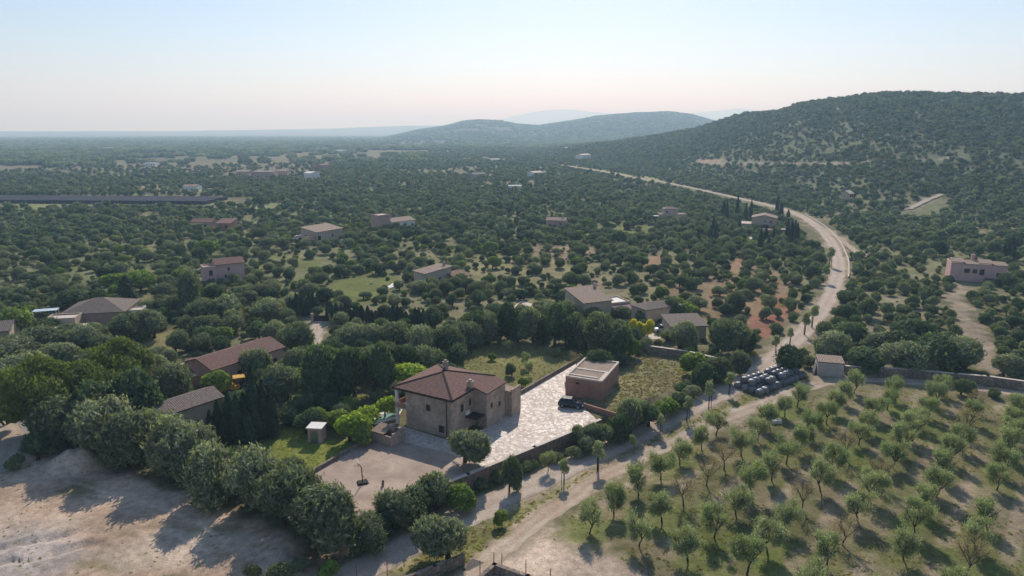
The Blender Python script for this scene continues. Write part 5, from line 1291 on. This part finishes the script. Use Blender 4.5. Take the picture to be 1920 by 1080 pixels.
# undergrowth and weeds
def tuft(seed, m, n=46):
    g = G(seed); a = g.uniform(0, 2 * pi, n); q = np.sqrt(g.uniform(0, 1, n)) * .8
    C = np.stack([q * np.cos(a), q * np.sin(a), g.uniform(.1, .7, n) * (1 - .4 * q)], 1)
    return quads_mesh('tuft', C, np.stack([np.cos(a), np.sin(a), g.uniform(.2, 1, n)], 1) + g.normal(size=(n, 3)) * .6, .16, 1.5, g, m)
TUFT = [tuft(970, 'grass'), tuft(971, 'grass'), tuft(972, 'dry'), tuft(973, 'mastic'), tuft(974, 'carob')]
def sow(poly, n, size, kinds, clump=None):
    x0, y0 = poly.min(0); x1, y1 = poly.max(0); x = rng.uniform(x0, x1, n); y = rng.uniform(y0, y1, n)
    ok = (sd_poly(x, y, poly) < -.3)
    for line, wd in ((ROAD, 5.2), (TRACK, 3.2)): ok &= d_line(x, y, line) > wd / 2
    ok &= np.hypot(x, y) < 260
    if clump: ok &= fbm(x / clump + 3, y / clump, 131, 3) > .5
    return [(a, b, rng.uniform(*size), rng.uniform(*size) * .8, int(rng.choice(kinds))) for a, b in zip(x[ok], y[ok])]
def stone(seed):
    g = G(seed); v = ICO1[0] * np.array((1, .8, .6)) * g.uniform(.75, 1.2, (len(ICO1[0]), 1)); me = bpy.data.meshes.new('stone'); me.from_pydata(v.tolist(), [], ICO1[1]); me.materials.append(M['rubblestone']); return me
STONE = [stone(980 + k) for k in range(3)]
sown = sow(LOT, 9000, (.06, .24), (0, 1, 2), 9) + sow(BETW, 2500, (.06, .22), (0, 1, 2)) + sow(ORCH, 3000, (.05, .17), (0, 1, 2), 7) + sow(APRON, 1500, (.05, .2), (0, 1, 2)) + sow(BANK, 500, (.05, .2), (0, 1, 2))
instancer('loose_stones', sown, STONE, 'loose pale stones on the bare ground')
weeds = sow(ORCH, 12000, (.1, .36), (0, 1, 1, 2), 5) + sow(BETW, 9000, (.12, .42), (0, 0, 1, 2)) + sow(BANK, 4000, (.12, .4), (0, 1, 3)) + sow(VFIELD, 3000, (.12, .35), (0, 1, 2)) + sow(GFIELD, 3000, (.15, .5), (0, 2, 2)) + sow(YARD, 1500, (.1, .3), (0, 1)) + sow(LOT, 1800, (.08, .26), (0, 2, 2), 6)
strip = np.concatenate([resample(ROAD, 2.0)[:150] + np.array((2.9, -2.2)), (resample(ROAD, 2.0)[:150] + np.array((5.5, -4)))[::-1]])
weeds += sow(strip, 5000, (.15, .5), (0, 1, 2))
instancer('weeds', weeds, TUFT, 'weeds and dry grass tufts')
ug = []
n_ = 34000; a_ = rng.uniform(-.7, .7, n_); r_ = np.sqrt(rng.uniform(66 ** 2, 520 ** 2, n_)); x_ = r_ * np.sin(a_); y_ = r_ * np.cos(a_)
ok = rng.uniform(0, 1, n_) < np.maximum(density(x_, y_), .0) * .9 
ug = [(x, y, s, s * .75, int(k)) for x, y, s, k in zip(x_[ok], y_[ok], rng.uniform(.35, 1.25, ok.sum()), rng.choice((0, 1, 2, 3, 4, 5, 5, 6, 7), ok.sum()))]
instancer('undergrowth', ug, TUFT + [LITE[6], LITE[0], LITE[2]], 'low scrub between the trees')

# ------------------------------------------------------------------ labels of the trees, worded from what stands nearest
def wording():
    pools = {}
    for r, kind, x, y, wd in PLANTED:
        if 'label' in r: continue
        b = min(range(len(LAND)), key=lambda i: math.hypot(x - LAND[i][1], y - LAND[i][2]))
        ph, lx, ly = LAND[b]; f = math.hypot(lx, ly); ux, uy = lx / f, ly / f
        dx, dy = x - lx, y - ly; along = dx * ux + dy * uy; side = dx * uy - dy * ux
        where = (('right of' if side > 0 else 'left of') if abs(side) > abs(along) else ('behind' if along > 0 else 'in front of'))
        pools.setdefault((kind, where, ph), []).append((math.hypot(dx, dy), r))
    for (kind, where, ph), l in pools.items():
        l.sort(key=lambda q: q[0])
        for k, (d, r) in enumerate(l):
            r['label'] = ('%s %s %s' % (LOOK[kind], where, ph)) if len(l) == 1 else '%s, %s nearest of those %s %s' % (LOOK[kind], 'the' if k == 0 else ordn(k) if k < 20 else str(k + 1) + 'th', where, ph)
wording()

# ------------------------------------------------------------------ air
m, n = mat('haze_air')
pv = N(n, 'ShaderNodeVolumePrincipled'); pv.inputs['Color'].default_value = (.5, .75, 1.0, 1); pv.inputs['Absorption Color'].default_value = (1, 1, 1, 1); pv.inputs['Density'].default_value = HAZE
pv.inputs['Density Attribute'].default_value = ''; pv.inputs['Color Attribute'].default_value = ''; pv.inputs['Temperature Attribute'].default_value = ''
pv.inputs['Anisotropy'].default_value = .22
o_ = N(n, 'ShaderNodeOutputMaterial'); n.links.new(pv.outputs[0], o_.inputs['Volume'])
mb = MB(); mb.box(-47000, 47000, -47000, 47000, -9, 560); hz = mb.build('haze', m); tag(hz, kind='stuff')
